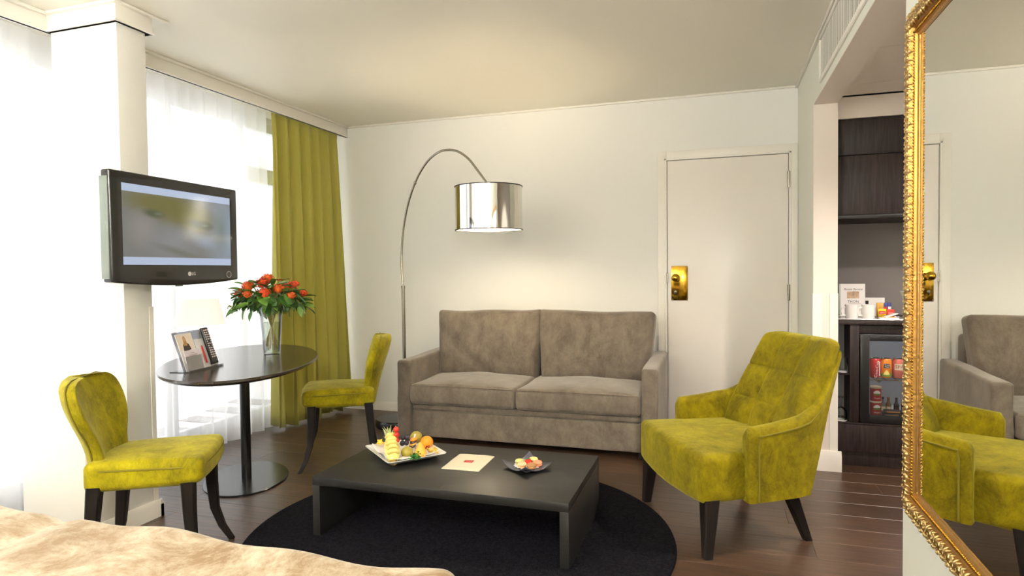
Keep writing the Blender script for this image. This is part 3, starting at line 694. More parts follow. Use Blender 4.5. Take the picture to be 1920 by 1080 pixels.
# carved scroll: spiral, S-shaped vine and curled acanthus leaves, one mesh shared by all repeats (local z along the rail)
bm = bmesh.new(); HD = -.0385
sp = [(HD - .005 * (i / 24), -.002 + .0105 * (1 - i / 27) * math.cos(i * .46), .002 + .0105 * (1 - i / 27) * math.sin(i * .46)) for i in range(25)]
tube_bm(sp, [.0034 * (1 - .5 * i / 24) for i in range(25)], 6, bm)
tube_bm([(HD, -.013 + .008 * math.sin(t * 1.6), -.018 + .036 * t / 6) for t in range(7)], [.0015, .0026, .003, .0026, .003, .0026, .0015], 6, bm)
for y0, z0, a0, ln in ((.008, .008, .5, .015), (.009, .000, -.1, .014), (.007, -.008, -.7, .015), (-.006, .011, 1.9, .014), (-.008, -.010, -2.2, .015), (.0, -.013, -1.4, .013), (-.013, .001, 2.9, .009)):
    pts = [(HD + .006 * t * t - .004 * math.sin(PI * t), y0 + ln * t * math.cos(a0 + .8 * t), z0 + ln * t * math.sin(a0 + .8 * t)) for t in (0, .3, .6, .85, 1)]
    tube_bm(pts, [.0024, .0036, .0034, .0022, .0008], 6, bm)
scr = from_bm('scroll', bm, 'goldlt', mr, 180); used = False
def put(y, z, rx, fl_=1):
    global used
    if not used: scr.location = (0, y, z); scr.rotation_euler = (rx, 0, 0); used = True
    else: dup(scr, loc=(0, y, z), rot=(rx, 0, 0), scale=(1, fl_, 1))
ns = 41
for i in range(ns):
    z = .022 + (MH - .044) * (i + .5) / ns
    for s_ in (1, -1): put(s_ * (MW - .0215), z, 0 if i % 2 == 0 else PI)
nb = 39
for i in range(nb):
    y = -MW + .022 + (2 * MW - .044) * (i + .5) / nb
    for z in (.0215, MH - .0215): put(y, z, PI / 2 * (1 if i % 2 == 0 else -1))
bm = bmesh.new()   # fine rope of beads along the inner edge
def bead(y, z): bmesh.ops.create_icosphere(bm, subdivisions=1, radius=.0042, matrix=Matrix.Translation((-.0325, y, z)))
nbz, nby = 150, 140
for i in range(nbz):
    z = .061 + (MH - .122) * i / (nbz - 1)
    for s in (1, -1): bead(s * (MW - .061), z)
for i in range(nby):
    y = -MW + .061 + (2 * MW - .122) * i / (nby - 1)
    for z in (.061, MH - .061): bead(y, z)
o = from_bm('bead_rope', bm, 'gold2', mr, 180); o['kind'] = 'stuff'

# ================================================================ BED
BX0, BX1, BY1, BZ = -2.45, -.52, 1.265, .552
bd = thing('bed', 'bed with champagne crushed velvet spread at the lower edge of the picture', 'bed', ((BX0 + BX1) / 2, .1, 0))
bcx, bcy = (BX0 + BX1) / 2, .1
def bed_fn(x, y, z):
    X, Y = x + bcx, y + bcy
    if z > 0:
        z += .012 * math.sin(X * 5.1 + Y * 2) + .009 * math.sin(Y * 8 + X * 3) + .006 * math.sin(X * 17 + Y * 9)
        z += .03 * math.exp(-((X + 1.95) / .22) ** 2 - ((Y - 1.12) / .3) ** 2) - .02 * math.exp(-((X + 1.68) / .05) ** 2) * math.exp(-((Y - 1.2) / .25) ** 2)
    else:
        x += .012 * math.sin(Y * 19); y += .012 * math.sin(X * 21)
    return (x, y, z)
o = rbox('bedspread', (BX1 - BX0, 2 * (BY1 - bcy), .50), .05, 'bed', bd, bed_fn, 5, (60, 50, 6)); o.location = (0, 0, .322)
box('bed_base', (-.86, .86, -1.1, 1.08, .02, .10), 'ebony', bd)
box('headboard', (-.95, .95, -1.25, -1.17, .05, 1.15), 'ebony', bd, bev=.01)

# ================================================================ ADDED FILL_LAMPS (unseen fill light behind the camera)
M['lampshade'] = emis('lit_linen_shade', (1, .93, .80, 1), 2.0)
for i, (x, y, z, e) in enumerate(FILL_LAMPS):
    w = thing('wall_lamp', ['wall lamp with round opal globe beside the mirror wall, behind the viewer', 'wall lamp with cream drum shade above the bed headboard, behind the viewer', 'wall lamp with cream drum shade beside the window, behind the viewer'][i], 'lamp', (x, YN, z), 0, 'bedside wall lamps')
    box('wall_plate', (-.05, .05, 0, .015, -.07, .07), 'steel', w, bev=.004)
    tube('arm', [(0, .01, -.02), (0, (y - YN) * .6, -.05), (0, y - YN, -.13)], .008, 'steel', w, 8)
    if i == 0:
        M['globe'] = emis('opal_globe', (1, .975, .94, 1), e / (4 * PI) / (PI * .13 ** 2)); sphere('globe', .13, 'globe', w, (0, y - YN, 0), (1, 1, 1), 24, 16)
    else: lathe('shade', [(.165, -.11), (.15, .11), (.147, .11), (.162, -.11), (.165, -.11)], 'lampshade', w, 32, c=(0, y - YN, 0))

# ================================================================ ON THE OVAL TABLE
# table lamp
M['lit'] = emis('lit_white_shade', (1, .92, .78, 1), .56); M['lit'].node_tree.nodes['Principled BSDF'].inputs['Base Color'].default_value = (.3, .28, .24, 1)
tl = thing('table_lamp', 'small lit table lamp with pale conical shade behind the brochure holder', 'lamp', (-2.83, 2.905, TZ))
lathe('foot', [(0, 0), (.055, 0), (.055, .008), (.02, .014), (.008, .022), (.007, .23), (0, .23)], 'white', tl, 24)
lathe('shade', [(.135, .215), (.1, .365), (.098, .365), (.133, .215), (.135, .215)], 'lit', tl, 40)
sphere('bulb', .022, 'bulb', tl, (0, 0, .26), (1, 1, 1.3), 12, 8)
light('POINT', 'table_lamp_light', (-2.83, 2.905, TZ + .30), 3, (1, .85, .62), shadow_soft_size=.03)
# brochure holder: local x along its front, +y towards its back
hb = Vector((-2.558, 2.555)); he = Vector((-2.598, 2.825)); hd = (he - hb); hl = hd.length; rzh = math.atan2(hd.y, hd.x)
hol = thing('brochure_holder', 'clear acrylic brochure and remote holder near the edge of the oval table', 'holder', (hb.x, hb.y, TZ), rzh)
def lean(name, x0, x1, z0, z1, y0, th, tilt, mat, parent, bev=0):
    o = box(name, (x0, x1, -th / 2, th / 2, z0, z1), mat, parent, bev); o.location = (0, y0, 0); o.rotation_euler = (-tilt, 0, 0); return o
TILT = .33
lean('back_panel', 0, hl, 0, .215, .035, .003, TILT, 'acryl', hol)
box('foot_plate', (0, hl, 0, .12, 0, .003), 'acryl', hol)
box('front_lip', (0, hl, -.002, .001, 0, .012), 'acryl', hol)
lean('pocket', 0, .135, .0, .085, .006, .003, TILT - .1, 'acryl', hol); box('pocket_side', (0, .003, 0, .04, .0, .05), 'acryl', hol)
lean('remote_rest', .185, .255, .005, .03, .008, .003, TILT, 'acryl', hol)
# brochures in the holder
def in_holder(name, label, cat): return thing(name, label, cat, (hb.x, hb.y, TZ), rzh)
M['photo_bg'] = plain('photo_pale', rgb(236, 222, 208), rough=.6); M['skin'] = plain('print_skin', rgb(206, 160, 120), rough=.6); M['hair'] = plain('print_hair', rgb(178, 132, 78), rough=.6); M['jacket'] = plain('print_jacket', rgb(66, 54, 52), rough=.6); M['lilac'] = plain('lilac_paper', rgb(226, 216, 226), rough=.6)
br_ = in_holder('brochure', 'brochure with photo of a person in dark jacket, in the acrylic holder', 'brochure')
sheet = lean('cover', .006, .126, .006, .205, .024, .004, TILT, 'paper', br_)
def disc_bm(cx_, cz, rx, rz_, n=18): 
    bm = bmesh.new(); vs_ = [bm.verts.new((cx_ + rx * math.cos(2 * PI * i / n), -.0026, cz + rz_ * math.sin(2 * PI * i / n))) for i in range(n)]; bm.faces.new(vs_); return bm
def poly_bm(pts, yy=-.0026):
    bm = bmesh.new(); bm.faces.new([bm.verts.new((x, yy, z)) for x, z in pts]); return bm
from_bm('photo', poly_bm([(.01, .118), (.122, .118), (.122, .2), (.01, .2)], -.0023), 'photo_bg', sheet, 0)
from_bm('figure_jacket', poly_bm([(.035, .112), (.04, .145), (.052, .158), (.07, .158), (.086, .145), (.094, .118), (.07, .112)], -.0026), 'jacket', sheet, 0)
from_bm('figure_hair', poly_bm([(.046, .14), (.05, .18), (.057, .192), (.066, .19), (.071, .175), (.073, .14)], -.0029), 'hair', sheet, 0)
o = from_bm('figure_face', disc_bm(.059, .174, .0065, .010), 'skin', sheet, 0); o.location = (0, -.0006, 0)
lf = in_holder('leaflet', 'folded lilac white leaflet in the front pocket of the acrylic holder', 'leaflet')
pg = lean('page', .008, .13, .004, .115, .013, .003, TILT - .06, 'lilac', lf)
M['greyprint'] = plain('grey_print', rgb(170, 150, 150), rough=.7)
for z, w in ((.098, .016), (.088, .034), (.083, .03)): from_bm('print_line', poly_bm([(.07 - w, z), (.07 + w, z), (.07 + w, z + .003), (.07 - w, z + .003)], -.0019), 'greyprint', pg, 0)
lf2 = in_holder('leaflet', 'white leaflet behind the remote control in the acrylic holder', 'leaflet'); lean('page', .14, .235, .004, .165, .026, .003, TILT, 'paper', lf2)
pen = in_holder('pen', 'slim red pen standing in the acrylic holder beside the remote', 'pen'); lean('barrel', .168, .178, .03, .12, .018, .006, TILT, 'redprint', pen, .002); lean('tip', .1705, .1755, .125 - .005, .128, .018, .004, TILT, 'redprint', pen)
rm = in_holder('remote_control', 'black remote control with pale buttons standing in the acrylic holder', 'remote')
body = lean('body', .19, .24, .02, .225, .004, .018, TILT, 'black', rm, .006)
M['key'] = plain('pale_keys', rgb(220, 205, 205), rough=.5)
kb_ = box('button', (-.0045, .0045, -.0025, 0, -.0035, .0035), 'key', body, .001); kf = True
for r_ in range(13):
    for c_ in range(3):
        if r_ in (5, 7) and c_ == 1: continue
        p = (.2 + c_ * .015, -.0085, .208 - r_ * .0125)
        if kf: kb_.location = p; kf = False
        else: dup(kb_, loc=p)
# vase and bouquet
VX, VY_ = -2.637, 3.275
va = thing('glass_vase', 'tall clear glass vase half filled with water on the oval table', 'vase', (VX, VY_, TZ))
lathe('glass_body', [(0, .0), (.048, 0), (.05, .006), (.056, .12), (.07, .30), (.067, .30), (.053, .12), (.046, .018), (0, .016)], 'glass', va, 40)
lathe('water', [(0, .018), (.0455, .02), (.0525, .12), (.0575, .2), (0, .2)], 'water', va, 40)
bq = thing('bouquet', 'bouquet of orange flowers and green leaves in the glass vase', 'flowers', (VX, VY_, TZ))
M['stem'] = plain('flower_stem', rgb(150, 132, 62), rough=.6); M['leaf'] = plain('dark_green_leaf', rgb(58, 100, 32), rough=.4, var=.35, vscale=12); M['leaf2'] = plain('light_green_leaf', rgb(98, 140, 52), rough=.45, var=.3, vscale=12)
M['orange'] = plain('orange_petals', rgb(224, 98, 30), rough=.7, var=.35, vscale=60); M['redorange'] = plain('red_orange_petals', rgb(218, 74, 30), rough=.7, var=.35, vscale=60); M['berry'] = plain('green_berries', rgb(150, 158, 96), rough=.5)
R = random.Random(11)
tips = []
for i in range(17):
    a = i * 2.4; rr = .03 + .155 * math.sqrt((i + .5) / 17); z1 = .465 - .10 * (rr / .19) ** 2 + R.uniform(-.03, .015)
    tip = Vector((rr * math.cos(a) * 1.08, rr * math.sin(a), z1)); foot_a = a + PI + .5
    p0 = Vector((.034 * math.cos(foot_a), .034 * math.sin(foot_a), .03 + .05 * R.random())); neck = Vector((.03 * math.cos(a + .6), .03 * math.sin(a + .6), .27))
    tube('stem', [p0, p0.lerp(neck, .5), neck, neck.lerp(tip, .5) + Vector((0, 0, .015)), tip], .0032, 'stem', bq, 6); tips.append(tip)
def flower_bm(seed, r=.031):
    q = random.Random(seed); bm = bmesh.new()
    for k in range(90):
        th = q.uniform(0, 2 * PI); ph = math.acos(q.uniform(-.25, 1)); d = Vector((math.sin(ph) * math.cos(th), math.sin(ph) * math.sin(th), math.cos(ph) * .8))
        c = d * r * q.uniform(.75, 1.05); e1 = d.orthogonal().normalized(); e1.rotate(Matrix.Rotation(q.uniform(0, 6), 3, d)); e2 = d.cross(e1); s = r * .2
        vs_ = [bm.verts.new(c + v) for v in (-e1 * s * .5, e2 * s * .7 + d * s * .5, e1 * s * 1.2 + d * s * .9, -e2 * s * .7 + d * s * .5)]
        bm.faces.new(vs_)
    bmesh.ops.create_icosphere(bm, subdivisions=2, radius=r * .78)
    return bm
fA = from_bm('flower_head', flower_bm(3), 'orange', bq, 180); fB = from_bm('flower_head', flower_bm(5), 'redorange', bq, 180)
def star_bm(seed, r=.045):
    bm = bmesh.new()
    for k in range(6):
        a = k * PI / 3; d = Vector((math.cos(a), math.sin(a), .35)).normalized(); w = Vector((-math.sin(a), math.cos(a), 0)) * r * .22; u = Vector((0, 0, 1))
        p = [bm.verts.new(v) for v in (Vector((0, 0, 0)), d * r * .55 + w + u * .004, d * r + u * -.004, d * r * .55 - w + u * .004)]; bm.faces.new(p)
    return bm
fC = from_bm('flower_head', star_bm(1), 'orange', bq, 180)
cnt = {'a': 0, 'b': 0, 'c': 0}
for i, t in enumerate(tips):
    f = 'c' if i in (0, 4, 9) else ('a' if i % 2 else 'b'); src = dict(a=fA, b=fB, c=fC)[f]; s = R.uniform(.85, 1.2)
    rot = (math.atan2(-t.y, .6) * .8, math.atan2(t.x, .6) * .8, R.uniform(0, 6)); p = (t.x, t.y, t.z + .01)
    if cnt[f] == 0: src.location = p; src.rotation_euler = rot; src.scale = (s, s, s)
    else: dup(src, loc=p, rot=rot, scale=(s, s, s))
    cnt[f] += 1
def leaf_bm(L_=.075, w=.024):
    bm = bmesh.new(); rows = []
    for i in range(7):
        t = i / 6; ww = w * math.sin(PI * min(1, t * .93 + .07)) ** .8 * (1 - .35 * t); z = -.02 * t * t
        rows.append([bm.verts.new((L_ * t, s * ww, z + abs(s) * .006)) for s in (-1, 0, 1)])
    for a, b_ in zip(rows[:-1], rows[1:]):
        for k in range(2): bm.faces.new([a[k], a[k + 1], b_[k + 1], b_[k]])
    return bm
lA = from_bm('leaf', leaf_bm(), 'leaf', bq, 180); lB = from_bm('leaf', leaf_bm(.085, .021), 'leaf2', bq, 180); lc = [0, 0]
NL = 230
for i in range(NL):
    a = i * 2.39996; q = i / NL
    if i < 150:      # dome of leaves between the flowers
        rr = .03 + .165 * math.sqrt(q * NL / 150) * R.uniform(.85, 1.08); z = .455 - .12 * (rr / .19) ** 2 + R.uniform(-.06, .03)
        rot = (R.uniform(-.6, .6), R.uniform(-1.0, .5) + rr * 2.6, a + R.uniform(-.8, .8))
    elif i < 205:    # hanging skirt
        rr = R.uniform(.075, .17); z = .36 - .1 * (rr - .075) + R.uniform(-.035, .02); rot = (R.uniform(-.5, .5), R.uniform(.4, 1.25), a + R.uniform(-.5, .5))
    else:            # round the vase mouth
        rr = R.uniform(.03, .075); z = R.uniform(.30, .34); rot = (R.uniform(-.4, .4), R.uniform(.5, 1.3), a)
    k = 0 if R.random() < .62 else 1; src = (lA, lB)[k]; s = R.uniform(.75, 1.15)
    p = (rr * math.cos(a) * 1.08, rr * math.sin(a), z)
    if lc[k] == 0: src.location = p; src.rotation_euler = rot; src.scale = (s, s, s)
    else: dup(src, loc=p, rot=rot, scale=(s, s, s))
    lc[k] += 1
for i, (a, rr, z) in enumerate(((3.5, .235, .37), (3.75, .225, .30), (3.2, .21, .36), (5.4, .16, .35), (1.2, .2, .36))):
    bm = bmesh.new(); c = Vector((rr * math.cos(a), rr * math.sin(a), z))
    for k in range(12): bmesh.ops.create_icosphere(bm, subdivisions=1, radius=.0055, matrix=Matrix.Translation(c + Vector((R.uniform(-.018, .018), R.uniform(-.018, .018), R.uniform(-.014, .014)))))
    tube_bm([c * .45 + Vector((0, 0, z * .5)), c * .8 + Vector((0, 0, .2 * z)), c], .0016, 5, bm)
    from_bm('berry_sprig', bm, 'berry', bq, 180)

# ================================================================ ON THE COFFEE TABLE
CZ = .286
# white square tray with raised rim, long axis u
ux, uy = .749, -.663
tr_ = thing('white_plate', 'white rectangular plate of fruit on the coffee table', 'plate', (-1.508, 2.860, CZ), math.atan2(uy, ux))
rings = []
for sx_, sy_, z in ((.10, .085, 0), (.115, .10, .003), (.15, .13, .014), (.172, .15, .028), (.176, .153, .031), (.176, .153, .034), (.168, .145, .031), (.14, .12, .017), (.11, .095, .008)):
    rings.append([(sx_ * a, sy_ * b_, z) for a, b_ in ((-1, -.94), (-.94, -1), (.94, -1), (1, -.94), (1, .94), (.94, 1), (-.94, 1), (-1, .94))])
from_bm('dish', loft_bm(rings), 'white', tr_, 25)
PZ = CZ + .010
def napkin_f(x, y):
    return .012 + .008 * math.sin(x * 38 + 1) * math.sin(y * 31) + .022 * max(0, (abs(x) / .15) ** 2 - .25) + .02 * max(0, (abs(y) / .13) ** 2 - .3)
bm = bmesh.new(); G = [[bm.verts.new((-.145 + .29 * i / 20, -.125 + .25 * j / 18, napkin_f(-.145 + .29 * i / 20, -.125 + .25 * j / 18))) for j in range(19)] for i in range(21)]
for i in range(20):
    for j in range(18): bm.faces.new([G[i][j], G[i + 1][j], G[i + 1][j + 1], G[i][j + 1]])
np_ = from_bm('paper_napkin', bm, 'paper', None, 180); np_.location = (-1.508, 2.860, CZ + .003); np_.rotation_euler = (0, 0, math.atan2(uy, ux)); md = np_.modifiers.new('thickness', 'SOLIDIFY'); md.thickness = .0012
tag(np_, 'crumpled white paper napkin lining the fruit plate', 'napkin')
def F(name, r, g, b_, **k): M[name] = plain(name, rgb(r, g, b_), **k); return name
F('pine', 246, 226, 130, rough=.45, var=.12, vscale=60); F('pineskin', 150, 120, 50, rough=.7, var=.5, vscale=50); F('pineleaf', 196, 200, 140, rough=.6); F('tomato', 214, 44, 28, rough=.2); F('grape', 40, 36, 52, rough=.3, var=.3, vscale=30)
F('greenfruit', 158, 142, 52, rough=.35, var=.2, vscale=30); F('orangefruit', 246, 150, 18, rough=.45, bump=.2, bscale=300); F('papaya', 250, 178, 62, rough=.4, var=.12, vscale=40); F('parsley', 44, 116, 26, rough=.6, var=.3, vscale=60); F('currant', 150, 10, 20, rough=.15)
F('star', 226, 186, 60, rough=.35, var=.15, vscale=80); F('chocfruit', 62, 36, 28, rough=.4); F('apricot', 244, 166, 60, rough=.5)
# pineapple wedge: long wedge leaning up to the leaf tuft
P0, P1 = Vector((-1.487, 2.700, PZ + .026)), Vector((-1.598, 2.868, PZ + .088))
pn = thing('pineapple_wedge', 'carved pale yellow pineapple wedge with spiky leaf tuft on the fruit plate', 'fruit', P0)
ax = (P1 - P0); sd = Vector((ax.y, -ax.x, 0)).normalized(); up = sd.cross(ax).normalized(); up = up if up.z > 0 else -up
rings = []
for t, w, h in ((-.06, .012, .012), (0, .028, .026), (.2, .036, .034), (.45, .036, .037), (.7, .025, .027), (.9, .016, .018), (1.05, .010, .011)):
    rings.append([ax * t + sd * (w * math.cos(a) * (1 + .08 * math.sin(5 * a))) + up * (h * (math.sin(a) * .9) * (1 + .1 * math.sin(20 * t))) for a in [2 * PI * k / 20 for k in range(20)]])
from_bm('flesh', loft_bm(rings), 'pine', pn, 70)
for k in range(5):
    t = .05 + .16 * k; cc = ax * t + up * (.03 + .008 * math.sin(PI * t))
    from_bm('slice', tube_bm([cc - sd * .026 - up * .012, cc - sd * .012 + up * .004, cc + sd * .012 + up * .004, cc + sd * .026 - up * .012], [.007, .011, .011, .007], 8), 'pine', pn, 180)
from_bm('core_end', squares([(0, 0, -.012), (0, 0, .01)], [.014, .012]), 'pineskin', pn).location = -ax.normalized() * .012 + Vector((0, 0, -.012))
bm = bmesh.new()
for k in range(38):
    a = R.uniform(0, 2 * PI); base = ax * R.uniform(.72, 1.08) + sd * .010 * math.cos(a) + up * .010 * math.sin(a)
    d = (ax.normalized() * R.uniform(.5, 1.2) + sd * math.cos(a) * .55 - sd * .2 + up * (math.sin(a) * .5 + .5)).normalized()
    if k > 24: d = (-sd * R.uniform(.6, 1.2) + up * .6 + ax.normalized() * .5).normalized()
    tube_bm([base, base + d * .016, base + d * R.uniform(.026, .042) + Vector((0, 0, .004))], [.003, .0024, .0004], 4, bm)
from_bm('leaf_tuft', bm, 'pineleaf', pn, 180)
pk = Vector((-1.537, 2.857, PZ + .02))
for k, z in enumerate((.352, .380, .407)):
    q = thing('cherry_tomato', ['round red cherry tomato, lowest of three stacked against the pineapple', 'round red cherry tomato, middle one of three stacked against the pineapple', 'round red cherry tomato, topmost of three stacked against the pineapple'][k], 'tomato', (-1.521 - .0015 * k, 2.80, z + .027), 0, 'cherry tomatoes on a pick')
    sphere('flesh', .0145, 'tomato', q, (0, 0, 0), (1, 1, .93)); sphere('stalk_scar', .002, 'greenfruit', q, (0, 0, .0132), (1, 1, .4), 8, 6)
pick = from_bm('cocktail_pick', tube_bm([(-1.5205, 2.80, PZ + .012), (-1.5255, 2.80, .452)], .0012, 6), 'offpaper', None, 60); tag(pick, 'thin pale pick holding the stacked cherry tomatoes', 'pick')
for k, (x, y, z) in enumerate(((-1.528, 2.878, .372), (-1.506, 2.882, .374), (-1.524, 2.862, .348), (-1.503, 2.868, .350), (-1.513, 2.898, .358))):
    q = thing('black_grape', ['dark grape, upper one nearest the tomatoes on the fruit plate', 'dark grape, upper one beside the striped skewer', 'dark grape, lower one nearest the tomatoes on the fruit plate', 'dark grape, lower one beside the green fruit', 'dark grape at the back of the grape cluster'][k], 'grape', (x, y, z), 0, 'black grapes on the fruit plate')
    sphere('skin', .0135, 'grape', q, (0, 0, 0), (1, 1, 1.08)); sphere('stem_scar', .0016, 'stem', q, (0, 0, .0145), (1, 1, .6), 8, 6)
def fruit(name, label, cat, loc, r, mat, s=(1, 1, 1), fn=None, rz=0, stem=None):
    q = thing(name, label, cat, loc, rz); sphere('flesh', r, mat, q, (0, 0, 0), s, 24, 16, fn)
    if stem: sphere('stem_end', .003, stem, q, (0, 0, r * s[2] * .98), (1, 1, .5), 8, 6)
    return q
fruit('green_plum', 'yellow green plum at the front of the fruit plate', 'fruit', (-1.458, 2.787, PZ + .032), .03, 'greenfruit', (1, 1, .95), None, 0, 'stem')
fruit('passion_fruit', 'speckled olive brown fruit at the back of the plate behind the skewer', 'fruit', (-1.502, 2.975, PZ + .055), .032, 'greenfruit', (1, 1, 1), None, 0, 'stem')
fruit('orange', 'whole bright orange on the fruit plate', 'fruit', (-1.425, 2.94, PZ + .044), .033, 'orangefruit', (1, 1, .97), None, 0, 'stem')
fruit('apricot', 'apricot half between napkin and pineapple at the back of the plate', 'fruit', (-1.62, 2.88, PZ + .034), .02, 'apricot', (1, 1, .9), None, 0, 'stem')
q = fruit('papaya_wedge', 'pointed orange papaya wedge standing on the fruit plate', 'fruit', (-1.397, 2.81, PZ + .022), .03, 'papaya', (1, 1, 1), lambda x, y, z: (x * (1 - .30 * max(0, z / .03)), y * (1 - .35 * max(0, z / .03)), z * (1.9 if z > 0 else .75)))
for k in range(9): sphere('seed', .0018, 'chocfruit', q, (R.uniform(-.016, .016), -.024 + .01 * R.random(), R.uniform(0, .03)), (1, 1, 1), 6, 5)
sk = thing('fruit_skewer', 'skewer of dark brown and orange fruit slices with white paper flag', 'skewer', (-1.488, 2.902, PZ + .03))
for k, (mm, z) in enumerate((('chocfruit', .0), ('papaya', .011), ('chocfruit', .022), ('orangefruit', .034))):
    o = lathe('slice', [(0, -.005), (.016, -.005), (.019, 0), (.016, .005), (0, .005)], mm, sk, 18); o.location = (.002 * k, .001 * k, z); o.rotation_euler = (.25, -.2, 0)
tube('stick', [(0, 0, -.012), (.012, 0, .06)], .0012, 'offpaper', sk, 6); o = box('paper_flag', (-.003, .004, -.0008, .0008, 0, .022), 'paper', sk); o.location = (.01, 0, .042); o.rotation_euler = (0, .35, 0)
cu_ = thing('red_currants', 'sprig of small red currants hanging beside the orange', 'berries', (-1.392, 2.885, PZ + .030))
for k in range(9): sphere('currant', .0052, 'currant', cu_, (R.uniform(-.014, .014), R.uniform(-.008, .008), R.uniform(-.01, .01)), (1, 1, 1), 10, 8)
tube('stalk', [(-.012, 0, .01), (0, 0, .014), (.016, 0, .002)], .0009, 'stem', cu_, 5)
def starfruit(label, loc, rot):
    o = thing('star_fruit_slice', label, 'fruit', loc, 0, 'star fruit slices'); o.rotation_euler = rot
    out = [((.022 if k % 2 == 0 else .011) * math.cos(k * PI / 5), (.022 if k % 2 == 0 else .011) * math.sin(k * PI / 5)) for k in range(10)]
    from_bm('flesh', prism_bm(out, 0, .007, bev=.001), 'star', o, 25); from_bm('core', prism_bm([(x * .3, y * .3) for x, y in out], -.0006, .0078), 'pine', o, 25)
starfruit('yellow star fruit slice on the napkin behind the pineapple', (-1.67, 2.893, PZ + .036), (.9, .2, .4))
starfruit('yellow star fruit slice lying below the orange', (-1.372, 2.866, PZ + .024), (.5, .3, 1)); starfruit('yellow star fruit slice at the outer corner of the fruit plate', (-1.342, 2.862, PZ + .030), (.9, .1, 1.6))
bm = bmesh.new()
for k in range(70):
    c = Vector((R.gauss(0, .013), R.gauss(0, .009), abs(R.gauss(.006, .009)))); n_ = Vector((R.uniform(-1, 1), R.uniform(-1, 1), R.uniform(0, 1))).normalized(); e1 = n_.orthogonal().normalized() * .006; e2 = n_.cross(e1)
    vs_ = [bm.verts.new(c + e1 * a + e2 * b_ + n_ * h) for a, b_, h in ((-.9, 0, 0), (-.2, .8, .002), (.5, .5, 0), (1, 0, .003), (.5, -.5, 0), (-.2, -.8, .002))]; bm.faces.new(vs_)
pa_ = thing('parsley', 'sprig of curly green parsley at the front of the fruit plate', 'herb', (-1.388, 2.735, PZ + .022)); from_bm('foliage', bm, 'parsley', pa_, 180); tube('stalk', [(.0, .0, -.012), (0, 0, .008)], .0015, 'parsley', pa_, 6)
# paper sachet with red print
e_ = thing('paper_sachet', 'flat cream paper napkin sachet with small red logo on the coffee table', 'sachet', (-1.152, 2.836, CZ), .03)
def env_fn(x, y, z): return (x + .02 * y * 0, y, z + .0022 * max(0, 1 - (x / .1) ** 2) * (z > 0) + .0008 * math.sin(x * 60 + y * 40) * (z > 0))
o = rbox('envelope', (.187, .243, .004), .0018, 'offpaper', e_, env_fn, 1, (10, 12, 1)); o.location = (0, 0, .0022)
box('logo_panel', (-.022, .022, -.014, .018, .0066, .0082), 'redprint', e_); text('logo_letters', 'THON', .0125, 'offpaper', e_, (0, .002, .0085), (0, 0, 0), .0003)
# dark dish with macarons
F('darkplate', 84, 84, 94, rough=.25)
rot = math.atan2(.05, .235) + PI / 4
dp = thing('dark_dish', 'small square dark dish with upturned corners on the coffee table', 'dish', (-.855, 2.838, CZ), rot)
N = 16; H = .089; bm = bmesh.new()
def dz(u, v_): return .009 + .03 * (abs(u) ** 2.2) * (abs(v_) ** 2.2) * 1.0 + .006 * (u * u + v_ * v_) / 2
for lvl in (0, 1):
    G = [[bm.verts.new((H * (-1 + 2 * i / N) * (1 if lvl == 0 else .99), H * (-1 + 2 * j / N) * (1 if lvl == 0 else .99), dz(-1 + 2 * i / N, -1 + 2 * j / N) - .004 * lvl)) for j in range(N + 1)] for i in range(N + 1)]
    for i in range(N):
        for j in range(N): bm.faces.new([G[i][j], G[i + 1][j], G[i + 1][j + 1], G[i][j + 1]])
    if lvl == 0: T = G
    else:
        loop = [(i, 0) for i in range(N)] + [(N, j) for j in range(N)] + [(i, N) for i in range(N, 0, -1)] + [(0, j) for j in range(N, 0, -1)]
        for a, b_ in zip(loop, loop[1:] + loop[:1]): bm.faces.new([T[a[0]][a[1]], T[b_[0]][b_[1]], G[b_[0]][b_[1]], G[a[0]][a[1]]])
from_bm('dish_body', bm, 'darkplate', dp, 50); box('dish_foot', (-.052, .052, -.052, .052, 0, .0065), 'darkplate', dp, bev=.002)
out = [((.062 + .004 * math.cos(k * PI)) * math.cos(k * PI / 18), (.062 + .004 * math.cos(k * PI)) * math.sin(k * PI / 18)) for k in range(36)]
do = from_bm('paper_doily', prism_bm(out, 0, .001), 'paper', None, 0); do.location = (-.855, 2.838, CZ + .0135); tag(do, 'white scalloped paper doily under the macarons', 'doily')
F('mac_green', 196, 196, 120, rough=.7, bump=.1); F('mac_cream', 244, 196, 150, rough=.7, bump=.1); F('mac_brown', 168, 122, 76, rough=.7, bump=.1); F('mac_pink', 240, 150, 112, rough=.7, bump=.1); F('mac_yellow', 240, 214, 140, rough=.7, bump=.1); F('filling', 232, 206, 170, rough=.6); F('mac_foot', 204, 160, 96, rough=.85, bump=.5, bscale=200)
for lab, mm, p in (('pale green macaron at the side of the dark dish', 'mac_green', (-.893, 2.838, 0)), ('cream peach macaron at the front of the dark dish', 'mac_cream', (-.868, 2.794, 0)), ('brown macaron at the front beside the cream peach one', 'mac_brown', (-.822, 2.793, 0)), ('salmon pink macaron beside the brown one', 'mac_pink', (-.806, 2.839, 0)), ('pale yellow macaron at the back of the dark dish', 'mac_yellow', (-.838, 2.882, 0))):
    q = thing('macaron', lab, 'macaron', (p[0], p[1], CZ + .0145), 0, 'macarons on the dark dish')
    lathe('bottom_shell', [(0, 0), (.017, 0), (.021, .004), (.021, .0085), (0, .0085)], mm, q, 24); lathe('filling', [(0, .008), (.0195, .008), (.0195, .0135), (0, .0135)], 'mac_foot', q, 24); lathe('top_shell', [(0, .013), (.0215, .013), (.0222, .016), (.019, .022), (.011, .0255), (0, .0265)], mm, q, 24)
st = thing('strawberry', 'red strawberry slice garnish on top of the macarons', 'strawberry', (-.85, 2.838, CZ + .03))
